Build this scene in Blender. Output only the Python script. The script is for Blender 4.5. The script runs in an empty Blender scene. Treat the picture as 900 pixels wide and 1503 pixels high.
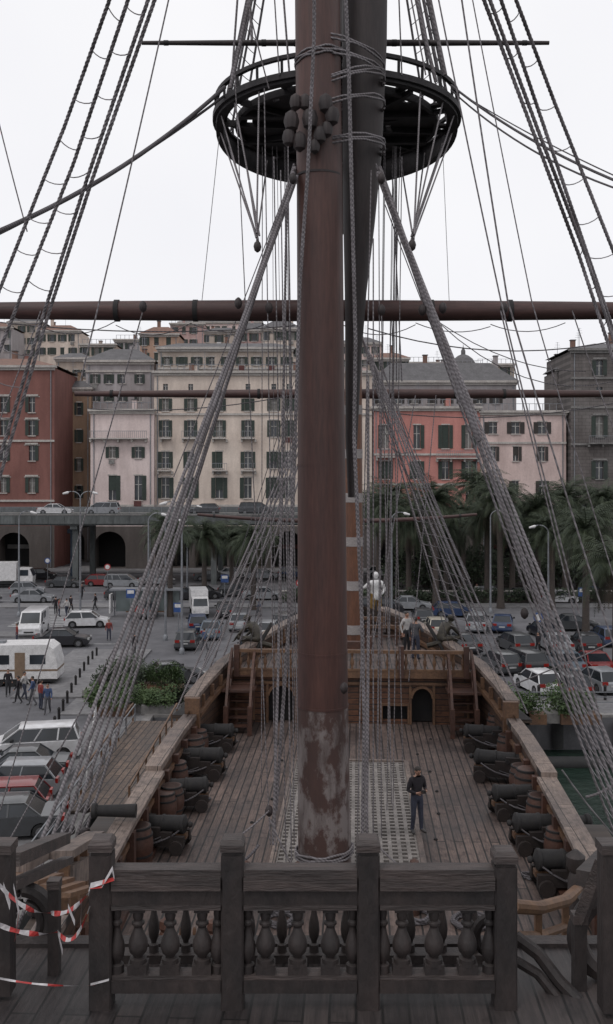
import bpy, bmesh, math, random
from mathutils import Vector, Matrix
random.seed(7)
R=random.random
def U(a,b): return a+(b-a)*random.random()
F=1400.0; HZ=700.0; CZ=13.5
def P(px,py,D): return Vector(((px-450)/F*D, D, CZ+(HZ-py)/F*D))
def X_(px,D): return (px-450)/F*D
def Z_(py,D): return CZ+(HZ-py)/F*D
def G(px,py):
    D=CZ*F/(py-HZ); return ((px-450)/F*D, D)
AH=0.052
def S(u,d,z=0.0):
    return Vector((-0.2+u*math.cos(AH)+d*math.sin(AH), d*math.cos(AH)-u*math.sin(AH), CZ+z))
scene=bpy.context.scene
COL=scene.collection
# ---------------------------------------------------------------- materials
MATS={}
def newmat(name):
    m=bpy.data.materials.new(name); m.use_nodes=True
    nt=m.node_tree; bs=nt.nodes['Principled BSDF']
    return m,nt,bs
def mixc(nt,fac,a,b,blend='MIX'):
    n=nt.nodes.new('ShaderNodeMix'); n.data_type='RGBA'; n.blend_type=blend
    for sock,v in ((n.inputs[0],fac),(n.inputs[6],a),(n.inputs[7],b)):
        if hasattr(v,'is_linked') or hasattr(v,'links'): nt.links.new(v,sock)
        else: sock.default_value=(*v,1) if isinstance(v,tuple) and len(v)==3 else v
    return n.outputs[2]
def noise(nt,vec,scale,detail=6,rough=.6):
    n=nt.nodes.new('ShaderNodeTexNoise'); n.inputs['Scale'].default_value=scale
    n.inputs['Detail'].default_value=detail; n.inputs['Roughness'].default_value=rough
    if vec is not None: nt.links.new(vec,n.inputs['Vector'])
    return n.outputs['Fac']
def ramp(nt,v,a,b,ca=(0,0,0),cb=(1,1,1)):
    r=nt.nodes.new('ShaderNodeValToRGB'); r.color_ramp.elements[0].position=a; r.color_ramp.elements[1].position=b
    r.color_ramp.elements[0].color=(*ca,1); r.color_ramp.elements[1].color=(*cb,1)
    nt.links.new(v,r.inputs[0]); return r.outputs[0]
def bump(nt,bs,h,st=.3,dist=.02):
    b=nt.nodes.new('ShaderNodeBump'); b.inputs['Strength'].default_value=st; b.inputs['Distance'].default_value=dist
    nt.links.new(h,b.inputs['Height']); nt.links.new(b.outputs[0],bs.inputs['Normal'])
def coords(nt,scale=(1,1,1),rot=(0,0,0)):
    tc=nt.nodes.new('ShaderNodeTexCoord'); mp=nt.nodes.new('ShaderNodeMapping')
    mp.inputs['Scale'].default_value=scale; mp.inputs['Rotation'].default_value=rot
    nt.links.new(tc.outputs['Object'],mp.inputs[0]); return mp.outputs[0]
def M(name,c,c2=None,rough=.8,scale=3,st=(1,1,1),metal=0,bmp=.15,lo=.35,hi=.65):
    if name in MATS: return MATS[name]
    m,nt,bs=newmat(name)
    if c2 is None: c2=tuple(x*.72 for x in c)
    v=coords(nt,st)
    f=noise(nt,v,scale)
    col=mixc(nt,ramp(nt,f,lo,hi),c,c2)
    f2=noise(nt,v,scale*7,3)
    col=mixc(nt,1.0,col,ramp(nt,f2,.3,.72,(.68,.68,.68),(1.14,1.14,1.14)),'MULTIPLY')
    nt.links.new(col,bs.inputs['Base Color'])
    bs.inputs['Roughness'].default_value=rough; bs.inputs['Metallic'].default_value=metal
    if bmp: bump(nt,bs,f2,bmp)
    MATS[name]=m; return m
def WOOD(name,c,c2,orient='deck',row=.2,length=5.,gap=.018,gapc=(.012,.01,.01),rough=.75):
    if name in MATS: return MATS[name]
    m,nt,bs=newmat(name)
    if orient=='deck':
        v=coords(nt,(1,1,1),(0,0,-(math.pi/2-AH)))
    else:
        tc=nt.nodes.new('ShaderNodeTexCoord'); sx=nt.nodes.new('ShaderNodeSeparateXYZ'); cx=nt.nodes.new('ShaderNodeCombineXYZ')
        nt.links.new(tc.outputs['Object'],sx.inputs[0])
        if orient=='side':
            nt.links.new(sx.outputs[1],cx.inputs[0]); nt.links.new(sx.outputs[2],cx.inputs[1])
        elif orient=='front':
            nt.links.new(sx.outputs[0],cx.inputs[0]); nt.links.new(sx.outputs[2],cx.inputs[1])
        v=cx.outputs[0]
    br=nt.nodes.new('ShaderNodeTexBrick'); nt.links.new(v,br.inputs['Vector'])
    br.inputs['Scale'].default_value=1; br.inputs['Brick Width'].default_value=length; br.inputs['Row Height'].default_value=row
    br.inputs['Mortar Size'].default_value=gap; br.inputs['Mortar Smooth'].default_value=.3
    br.inputs['Color1'].default_value=(*c,1); br.inputs['Color2'].default_value=(*c2,1); br.inputs['Mortar'].default_value=(*gapc,1)
    mp=nt.nodes.new('ShaderNodeMapping'); mp.inputs['Scale'].default_value=(.6,9,1); nt.links.new(v,mp.inputs[0])
    g=noise(nt,mp.outputs[0],4,8,.65)
    col=mixc(nt,1.,br.outputs[0],ramp(nt,g,.3,.72,(.45,.45,.47),(1.35,1.3,1.27)),'MULTIPLY')
    big=noise(nt,v,.45,6,.65)
    col=mixc(nt,1.,col,ramp(nt,big,.34,.66,(.48,.46,.48),(1.28,1.25,1.22)),'MULTIPLY')
    sp=noise(nt,v,5,4,.6)
    col=mixc(nt,1.,col,ramp(nt,sp,.3,.5,(.5,.49,.5),(1,1,1)),'MULTIPLY')
    nt.links.new(col,bs.inputs['Base Color'])
    rr=ramp(nt,big,.3,.7,(rough-.2,)*3,(rough+.1,)*3); nt.links.new(rr,bs.inputs['Roughness'])
    bump(nt,bs,g,.4,.012)
    MATS[name]=m; return m
def STUCCO(name,c,dirt=.5,block=False):
    if name in MATS: return MATS[name]
    m,nt,bs=newmat(name)
    v=coords(nt,(1,1,.18)); f=noise(nt,v,.9,8,.65)
    v2=coords(nt); f2=noise(nt,v2,.12,5); f3=noise(nt,v2,4,4)
    col=mixc(nt,1.,c,ramp(nt,f,.3,.7,(1-dirt*.6,1-dirt*.62,1-dirt*.62),(1.08,)*3),'MULTIPLY')
    col=mixc(nt,1.,col,ramp(nt,f2,.35,.65,(.8,.77,.76),(1.05,)*3),'MULTIPLY')
    col=mixc(nt,1.,col,ramp(nt,f3,.3,.7,(.9,)*3,(1.05,)*3),'MULTIPLY')
    if block:
        tc=nt.nodes.new('ShaderNodeTexCoord'); sx=nt.nodes.new('ShaderNodeSeparateXYZ'); cx=nt.nodes.new('ShaderNodeCombineXYZ')
        nt.links.new(tc.outputs['Object'],sx.inputs[0]); nt.links.new(sx.outputs[0],cx.inputs[0]); nt.links.new(sx.outputs[2],cx.inputs[1])
        br=nt.nodes.new('ShaderNodeTexBrick'); nt.links.new(cx.outputs[0],br.inputs['Vector'])
        br.inputs['Scale'].default_value=1; br.inputs['Brick Width'].default_value=1.1; br.inputs['Row Height'].default_value=.5; br.inputs['Mortar Size'].default_value=.03
        br.inputs['Color1'].default_value=(1,1,1,1); br.inputs['Color2'].default_value=(.85,.85,.85,1); br.inputs['Mortar'].default_value=(.55,.55,.55,1)
        col=mixc(nt,1.,col,br.outputs[0],'MULTIPLY')
    nt.links.new(col,bs.inputs['Base Color']); bs.inputs['Roughness'].default_value=.9
    MATS[name]=m; return m
def GLASS(name='window_glass',c=(.03,.035,.04),rough=.15):
    if name in MATS: return MATS[name]
    m,nt,bs=newmat(name); v=coords(nt); f=noise(nt,v,.35,2)
    col=mixc(nt,ramp(nt,f,.4,.6),c,tuple(x*2.2 for x in c)); nt.links.new(col,bs.inputs['Base Color'])
    bs.inputs['Roughness'].default_value=rough; MATS[name]=m; return m
def PAINT():
    m,nt,bs=newmat('car_paint'); oi=nt.nodes.new('ShaderNodeObjectInfo')
    v=coords(nt); f=noise(nt,v,2.5,5); col=mixc(nt,1.,oi.outputs['Color'],ramp(nt,f,.3,.7,(.72,.71,.69),(1,1,1)),'MULTIPLY')
    nt.links.new(col,bs.inputs['Base Color']); bs.inputs['Roughness'].default_value=.35
    bs.inputs['Coat Weight'].default_value=.5; bs.inputs['Coat Roughness'].default_value=.1
    return m

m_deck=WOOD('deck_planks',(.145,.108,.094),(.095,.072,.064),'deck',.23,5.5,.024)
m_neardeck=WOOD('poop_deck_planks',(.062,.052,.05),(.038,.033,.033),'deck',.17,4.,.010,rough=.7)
m_bulw=WOOD('bulwark_planks',(.085,.046,.028),(.055,.031,.021),'side',.22,6,.02)
m_hull=WOOD('hull_planks',(.07,.05,.038),(.045,.034,.028),'side',.28,7,.025)
m_fcw=WOOD('forecastle_planks',(.125,.054,.028),(.08,.036,.02),'front',.22,4,.02)
m_cap=WOOD('rail_cap_wood',(.24,.195,.168),(.165,.135,.118),'deck',.5,3.,.012)
m_tan=M('varnished_wood',(.16,.085,.045),(.09,.047,.028),scale=2,st=(1,1,1),rough=.6)
m_redw=M('red_brown_wood',(.085,.036,.023),(.05,.024,.018),scale=2,rough=.6)
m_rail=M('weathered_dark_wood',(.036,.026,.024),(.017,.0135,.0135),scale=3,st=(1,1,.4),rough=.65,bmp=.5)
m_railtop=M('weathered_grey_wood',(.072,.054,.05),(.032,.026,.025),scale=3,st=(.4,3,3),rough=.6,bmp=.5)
m_carr=M('gun_carriage_wood',(.024,.016,.014),(.014,.010,.0095),scale=4,rough=.85)
m_mast=M('mast_brown_paint',(.078,.032,.025),(.052,.023,.02),scale=1.2,st=(2,2,.2),rough=.55,bmp=.1)
m_mastd=M('mast_dark_wood',(.036,.025,.025),(.022,.017,.018),scale=1.2,st=(2,2,.3),rough=.65)
m_fore=M('foremast_orange_paint',(.17,.07,.035),(.11,.047,.028),scale=1.2,st=(2,2,.3),rough=.5)
m_band=M('rope_woolding',(.36,.33,.32),(.24,.22,.22),scale=6,st=(1,1,6))
m_iron=M('cast_iron',(.012,.011,.012),(.02,.018,.018),scale=6,rough=.8)
m_top=M('crows_nest_wood',(.042,.037,.04),(.022,.02,.022),scale=4,rough=.8)
m_grat=M('grating_wood',(.25,.225,.21),(.15,.135,.125),scale=2)
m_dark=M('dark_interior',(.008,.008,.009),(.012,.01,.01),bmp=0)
m_white=M('white_paint',(.68,.67,.67),(.52,.51,.51),rough=.5)
m_metal=M('galvanised_metal',(.24,.25,.27),(.17,.175,.19),rough=.45,metal=.3)
m_conc=M('concrete',(.22,.21,.205),(.15,.145,.14),scale=.6)
m_steelg=M('viaduct_green_grey',(.11,.12,.12),(.065,.07,.07),scale=.5,st=(1,1,.3))
m_bronze=M('dark_bronze',(.06,.05,.035),(.028,.024,.019),scale=5,rough=.5,metal=.3)
m_gold=M('gilded_wood',(.4,.25,.07),(.22,.13,.05),scale=6,rough=.4,metal=.4)
def mast_worn():
    m,nt,bs=newmat('mast_peeling_paint'); v=coords(nt,(1,1,.6))
    f=noise(nt,v,1.9,10,.68); f2=noise(nt,coords(nt,(2,2,.4)),1.2,7)
    c=mixc(nt,ramp(nt,f,.47,.55),(.062,.033,.028),(.175,.15,.145))
    c=mixc(nt,ramp(nt,f2,.46,.62),c,(.045,.026,.023))
    nt.links.new(c,bs.inputs['Base Color']); bs.inputs['Roughness'].default_value=.8; bump(nt,bs,f,.4,.03); return m
m_worn=mast_worn()
def rope_mat(name,c,tw=60):
    m,nt,bs=newmat(name); v=coords(nt,(1,1,1))
    w=nt.nodes.new('ShaderNodeTexWave'); w.wave_type='BANDS'; w.bands_direction='DIAGONAL'; w.inputs['Scale'].default_value=tw/10; w.inputs['Distortion'].default_value=.3
    nt.links.new(v,w.inputs['Vector']); f=noise(nt,v,1.5,5)
    col=mixc(nt,1.,c,ramp(nt,w.outputs['Fac'],.1,.8,(.62,.62,.62),(1.1,1.1,1.1)),'MULTIPLY')
    col=mixc(nt,1.,col,ramp(nt,f,.35,.65,(.7,.68,.67),(1.1,1.1,1.1)),'MULTIPLY')
    nt.links.new(col,bs.inputs['Base Color']); bs.inputs['Roughness'].default_value=.9; return m
m_rope=rope_mat('hemp_rope',(.19,.175,.185))
m_roped=rope_mat('tarred_rope',(.1,.092,.1))

# ---------------------------------------------------------------- mesh builder
class B:
    def __init__(s,name,xf=None):
        s.name=name; s.parts={}; s.xf=xf
    def p(s,part,mat):
        k=(part,mat.name)
        if k not in s.parts: s.parts[k]=([],[],mat)
        return s.parts[k]
    def add(s,part,mat,vs,fs):
        V,Fc,_=s.p(part,mat); o=len(V)
        V.extend([Vector(v) for v in vs]); Fc.extend([tuple(i+o for i in f) for f in fs])
    def box(s,part,mat,x0,x1,y0,y1,z0,z1):
        vs=[(x0,y0,z0),(x1,y0,z0),(x1,y1,z0),(x0,y1,z0),(x0,y0,z1),(x1,y0,z1),(x1,y1,z1),(x0,y1,z1)]
        s.add(part,mat,vs,[(0,3,2,1),(4,5,6,7),(0,1,5,4),(1,2,6,5),(2,3,7,6),(3,0,4,7)])
    def bar(s,part,mat,a,b,w,h=None,up=Vector((0,0,1))):
        a=Vector(a);b=Vector(b);h=h or w; d=(b-a).normalized()
        if abs(d.dot(up))>.95: up=Vector((0,1,0))
        sd=d.cross(up).normalized(); u=sd.cross(d)
        vs=[]
        for q in (a,b):
            for i,j in((-1,-1),(1,-1),(1,1),(-1,1)): vs.append(q+sd*i*w/2+u*j*h/2)
        s.add(part,mat,vs,[(0,3,2,1),(4,5,6,7),(0,1,5,4),(1,2,6,5),(2,3,7,6),(3,0,4,7)])
    def strip(s,part,mat,st):
        vs=[];fs=[]
        for d,ua,ub,za,zb in st: vs+= [(ua,d,za),(ub,d,za),(ub,d,zb),(ua,d,zb)]
        n=len(st)
        for i in range(n-1):
            o=i*4
            for k in range(4):
                fs.append((o+k,o+(k+1)%4,o+4+(k+1)%4,o+4+k))
        fs.append((0,3,2,1)); o=(n-1)*4; fs.append((o,o+1,o+2,o+3))
        s.add(part,mat,vs,fs)
    def tube(s,part,mat,pts,rad,seg=12,cap=True):
        pts=[Vector(p) for p in pts]; n=len(pts)
        if not isinstance(rad,(list,tuple)): rad=[rad]*n
        vs=[];fs=[]
        t0=(pts[1]-pts[0]).normalized(); ref=Vector((1,0,0)) if abs(t0.x)<.8 else Vector((0,1,0))
        for i in range(n):
            t=(pts[min(i+1,n-1)]-pts[max(i-1,0)]).normalized()
            a=t.cross(ref).normalized(); b=t.cross(a)
            for k in range(seg):
                th=2*math.pi*k/seg; vs.append(pts[i]+(a*math.cos(th)+b*math.sin(th))*rad[i])
        for i in range(n-1):
            for k in range(seg):
                fs.append((i*seg+k,i*seg+(k+1)%seg,(i+1)*seg+(k+1)%seg,(i+1)*seg+k))
        if cap: fs.append(tuple(range(seg))); fs.append(tuple((n-1)*seg+k for k in range(seg)))
        s.add(part,mat,vs,fs)
    def lathe(s,part,mat,c,prof,seg=16):
        s.tube(part,mat,[Vector(c)+Vector((0,0,z)) for r,z in prof],[max(r,.0005) for r,z in prof],seg)
    def done(s,loc=None,smooth=True,single=False):
        if single:
            allv=[];allf=[];mi=[];mats=[]
            for (pn,mn),(V,Fc,mat) in s.parts.items():
                o=len(allv); allv+=V
                if mat not in mats: mats.append(mat)
                for f in Fc: allf.append(tuple(i+o for i in f)); mi.append(mats.index(mat))
            if s.xf: allv=[s.xf(*v) for v in allv]
            me=bpy.data.meshes.new(s.name); me.from_pydata(allv,[],allf)
            for m in mats: me.materials.append(m)
            me.polygons.foreach_set('material_index',mi)
            fixn(me,smooth)
            ob=bpy.data.objects.new(s.name,me); COL.objects.link(ob)
            if loc is not None: ob.location=loc
            return ob
        par=bpy.data.objects.new(s.name,None); par.empty_display_size=.2; COL.objects.link(par)
        for (pn,mn),(V,Fc,mat) in s.parts.items():
            vs=[s.xf(*v) for v in V] if s.xf else V
            me=bpy.data.meshes.new(pn); me.from_pydata(vs,[],Fc); me.materials.append(mat)
            fixn(me,smooth)
            ob=bpy.data.objects.new(pn,me); COL.objects.link(ob); ob.parent=par
        if loc is not None: par.location=loc
        return par
def fixn(me,smooth=True):
    bm=bmesh.new(); bm.from_mesh(me); bmesh.ops.recalc_face_normals(bm,faces=bm.faces[:])
    if smooth:
        for f in bm.faces: f.smooth=True
        for e in bm.edges:
            if len(e.link_faces)!=2 or e.calc_face_angle(0)>.6: e.smooth=False
    bm.to_mesh(me); bm.free(); me.update()
def dup(ob,loc,rz=0,sc=1,name=None,col=None):
    o=bpy.data.objects.new(name or ob.name.split('.')[0],ob.data); COL.objects.link(o)
    o.location=loc; o.rotation_euler=(0,0,rz); o.scale=(sc,)*3 if not isinstance(sc,tuple) else sc
    if col: o.color=(*col,1)
    return o
# ---------------------------------------------------------------- ropes
def ropes(name,lst,mat,res=1):
    cu=bpy.data.curves.new(name,'CURVE'); cu.dimensions='3D'; cu.bevel_depth=1; cu.bevel_resolution=res; cu.use_fill_caps=True
    for pts,r in lst:
        sp=cu.splines.new('POLY'); sp.points.add(len(pts)-1)
        for i,q in enumerate(pts):
            sp.points[i].co=(*q,1); sp.points[i].radius=r
    cu.materials.append(mat); o=bpy.data.objects.new(name,cu); COL.objects.link(o); return o
def sag(a,b,s=0,n=12):
    a=Vector(a);b=Vector(b)
    if s==0: return [a,b]
    return [a.lerp(b,i/n)-Vector((0,0,4*s*(i/n)*(1-i/n))) for i in range(n+1)]
def pathP(lst,D0,D1=None):
    D1=D0 if D1 is None else D1; n=len(lst)-1
    return [P(x,y,D0+(D1-D0)*i/n) for i,(x,y) in enumerate(lst)]
def resample(pts,step):
    out=[]
    for a,b in zip(pts,pts[1:]):
        n=max(1,int((b-a).length/step))
        for i in range(n): out.append(a.lerp(b,i/n))
    out.append(pts[-1]); return out
def helix(pts,r,pitch=.3):
    res=[]
    q=resample([Vector(p) for p in pts],pitch/6)
    for k in range(3):
        L=[];s=0
        for i,p in enumerate(q):
            if i: s+=(q[i]-q[i-1]).length
            th=2*math.pi*(s/pitch+k/3); t=(q[min(i+1,len(q)-1)]-q[max(i-1,0)]).normalized()
            a=t.cross(Vector((0,1,0))); a=a.normalized() if a.length>1e-4 else Vector((1,0,0)); b=t.cross(a)
            L.append(p+(a*math.cos(th)+b*math.sin(th))*r*.52)
        res.append((L,r*.55))
    return res
def ratlines(shr,z0,z1,step,r=.011,sg=.04):
    out=[]; z=z0
    while z<z1:
        for (a,b),(c,d) in zip(shr,shr[1:]):
            def at(p,q):
                t=(z-q.z)/(p.z-q.z)
                return q.lerp(p,t) if 0<=t<=1 else None
            p=at(a,b);q=at(c,d)
            if p and q and R()>.06: out.append((sag(p+Vector((0,0,U(-.02,.02))),q,sg,4),r))
        z+=step*U(.9,1.1)
    return out

# ================================================================= WORLD / CAMERA
w=bpy.data.worlds.new('World'); scene.world=w; w.use_nodes=True; nt=w.node_tree
bg=nt.nodes['Background']; sky=nt.nodes.new('ShaderNodeTexSky'); sky.sky_type='NISHITA'; sky.sun_disc=False
SUNE=math.radians(58); SUNR=math.radians(215)
sky.sun_elevation=SUNE; sky.sun_rotation=SUNR; sky.air_density=1; sky.dust_density=4
hs=nt.nodes.new('ShaderNodeHueSaturation'); hs.inputs['Saturation'].default_value=.15; nt.links.new(sky.outputs[0],hs.inputs['Color'])
tc=nt.nodes.new('ShaderNodeTexCoord'); cn=noise(nt,tc.outputs['Generated'],1.6,5,.5)
cl=ramp(nt,cn,.3,.7,(.9,.905,.96),(1.04,1.035,1.06))
vm=nt.nodes.new('ShaderNodeVectorMath'); vm.operation='SCALE'; vm.inputs['Scale'].default_value=10.4; nt.links.new(cl,vm.inputs[0])
mx=mixc(nt,.84,hs.outputs[0],vm.outputs[0]); nt.links.new(mx,bg.inputs[0]); bg.inputs[1].default_value=.1
sl=bpy.data.lights.new('sun','SUN'); sl.energy=.75; sl.angle=math.radians(14); sl.color=(1,.96,.92)
so=bpy.data.objects.new('sun',sl); COL.objects.link(so)
sd=Vector((math.sin(SUNR)*math.cos(SUNE),math.cos(SUNR)*math.cos(SUNE),math.sin(SUNE)))
so.rotation_euler=sd.to_track_quat('Z','Y').to_euler(); so.location=(0,0,60)
cam=bpy.data.cameras.new('camera'); co=bpy.data.objects.new('camera',cam); COL.objects.link(co); scene.camera=co
co.location=(0,0,CZ); co.rotation_euler=(math.pi/2,0,0); cam.sensor_width=36; cam.lens=F/1503*36; cam.shift_y=-(751.5-HZ)/1503
cam.clip_start=.1; cam.clip_end=3000
scene.view_settings.view_transform='Standard'
try: scene.view_settings.look='None'
except: pass
scene.view_settings.exposure=0

# ================================================================= GROUND & WATER
QX=-8.6; QY=53.5
def ground():
    m,nt,bs=newmat('asphalt_ground'); v=coords(nt)
    a=noise(nt,v,.07,6); b=noise(nt,v,.6,8,.7); c=noise(nt,v,12,4)
    col=mixc(nt,ramp(nt,a,.4,.6),(.13,.128,.137),(.082,.081,.089))
    col=mixc(nt,1.,col,ramp(nt,b,.3,.7,(.66,)*3,(1.2,)*3),'MULTIPLY'); col=mixc(nt,1.,col,ramp(nt,c,.3,.7,(.85,)*3,(1.1,)*3),'MULTIPLY')
    nt.links.new(col,bs.inputs['Base Color']); bs.inputs['Roughness'].default_value=.85; bump(nt,bs,c,.2)
    vs=[(-900,-300,0),(QX,-300,0),(QX,QY,0),(900,QY,0),(900,2500,0),(-900,2500,0),(QX,-300,-4),(QX,QY,-4),(900,QY,-4)]
    fs=[(0,1,2,5),(2,3,4,5),(1,6,7,2),(2,7,8,3)]
    me=bpy.data.meshes.new('ground'); me.from_pydata(vs,[],fs); me.materials.append(m); fixn(me,False)
    o=bpy.data.objects.new('ground',me); COL.objects.link(o)
ground()
def water():
    m,nt,bs=newmat('harbour_water'); v=coords(nt); f=noise(nt,v,1.5,6); g=noise(nt,v,.2,3)
    col=mixc(nt,ramp(nt,g,.4,.6),(.012,.024,.018),(.02,.034,.026)); nt.links.new(col,bs.inputs['Base Color'])
    bs.inputs['Roughness'].default_value=.2; bs.inputs['IOR'].default_value=1.2; bump(nt,bs,f,.9,.25)
    me=bpy.data.meshes.new('water'); me.from_pydata([(QX-.5,-300,-1.8),(900,-300,-1.8),(900,QY+.5,-1.8),(QX-.5,QY+.5,-1.8)],[],[(0,1,2,3)])
    me.materials.append(m); o=bpy.data.objects.new('water',me); COL.objects.link(o)
water()
b=B('quay_kerb'); b.box('edge_stone',m_conc,QX-.5,QX,-50,QY+.5,.004,.14); b.box('edge_stone_front',m_conc,QX,200,QY,QY+.5,.004,.14); b.done(smooth=False)
m_tyreq=M('fender_rubber',(.015,.015,.016),(.025,.025,.025),rough=.8)
b=B('quay_fender')
for i in range(10): b.tube('fender',m_tyreq,[(7+i*3.5,QY-.35,-1.6),(7+i*3.5,QY-.35,-.2)],.32,12)
b.tube('floating_boom',m_tyreq,[(9,QY-3,-1.7),(40,QY-3,-1.7)],.4,12); b.done()
m_pave=M('stone_paving',(.19,.185,.188),(.13,.127,.133),scale=.4)
b=B('pavement')
b.box('quay_walk',m_pave,QX-3.2,QX-.5,10,66,.004,.05)
b.box('front_walk',m_pave,-14,60,QY+.5,QY+5,.004,.06)
b.box('far_walk',m_pave,-140,140,133,143,.004,.14)
b.box('median_strip',m_pave,-60,90,98,101,.004,.14)
b.box('traffic_island',m_pave,-36,-22,80,82.5,.004,.14)
b.box('traffic_island',m_pave,-18,-12,58,74,.004,.14)
b.done(smooth=False)
m_mark=M('worn_road_paint',(.42,.42,.42),(.22,.22,.22),scale=1.5)
b=B('road_markings')
for i in range(-9,14):
    b.box('lane_dashes',m_mark,i*9,i*9+3.5,111,111.2,.004,.008)
for i in range(12): b.box('crossing_stripes',m_mark,-27,-22,86+i*1.0,86.5+i*1.0,.004,.008)
for i in range(12): b.box('bay_lines',m_mark,-26,-20.5,33+i*2.6,33.12+i*2.6,.004,.008)
for i in range(14): b.box('bay_lines_right',m_mark,10+i*2.7,10.12+i*2.7,66,71,.004,.008)
b.box('edge_line',m_mark,-100,100,104,104.15,.004,.008)
b.box('stop_line',m_mark,-60,-14,77,77.18,.004,.008)
b.done(smooth=False)
b=B('wooden_gangway')
mb=WOOD('gangway_planks',(.16,.12,.095),(.11,.085,.07),'deck',.3,2,.03)
b.box('boardwalk',mb,QX-.9,QX+1.6,38,52,.10,.2)
for i in range(8):
    for x in(QX-.9,QX+1.5): b.box('post',m_tan,x,x+.08,38+i*2-.04,38+i*2+.04,.2,1.15)
for x in (QX-.86,QX+1.54): b.bar('handrail',m_tan,(x,38,1.15),(x,52,1.15),.07)
b.done(smooth=False)

# ================================================================= SHIP HULL
HW=[(5,4.7),(9,4.85),(13,4.95),(17,5.1),(22,5.3),(26,5.4),(30,5.45),(33,5.35),(36.5,4.85),(39,4.1),(41.5,3.3),(44,2.2),(46,1.1),(47,.35)]
def hw(d):
    for (a,x),(c,y) in zip(HW,HW[1:]):
        if a<=d<=c: return x+(y-x)*(d-a)/(c-a)
    return HW[-1][1] if d>47 else HW[0][1]
DK=-9.4; FC=-7.4
ship=B('sailing_ship',S)
ds=[7,9,11,13,15,17,19,21,23,25,27,29,31,33,35,36.8]
vs=[];fs=[]
for d in ds: vs+=[(-hw(d)+.1,d,DK),(hw(d)-.1,d,DK)]
for i in range(len(ds)-1): fs.append((2*i,2*i+1,2*i+3,2*i+2))
ship.add('main_deck',m_deck,vs,fs)
ds=[36.6,38,39.5,41,42.5,44,45,46]
vs=[];fs=[]
for d in ds: vs+=[(-hw(d)+.1,d,FC),(hw(d)-.1,d,FC)]
for i in range(len(ds)-1): fs.append((2*i,2*i+1,2*i+3,2*i+2))
ship.add('forecastle_deck',m_deck,vs,fs)
def rz(d):
    return -8.2 if d<32 else (-7.6+ (d-32)*.10)
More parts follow.
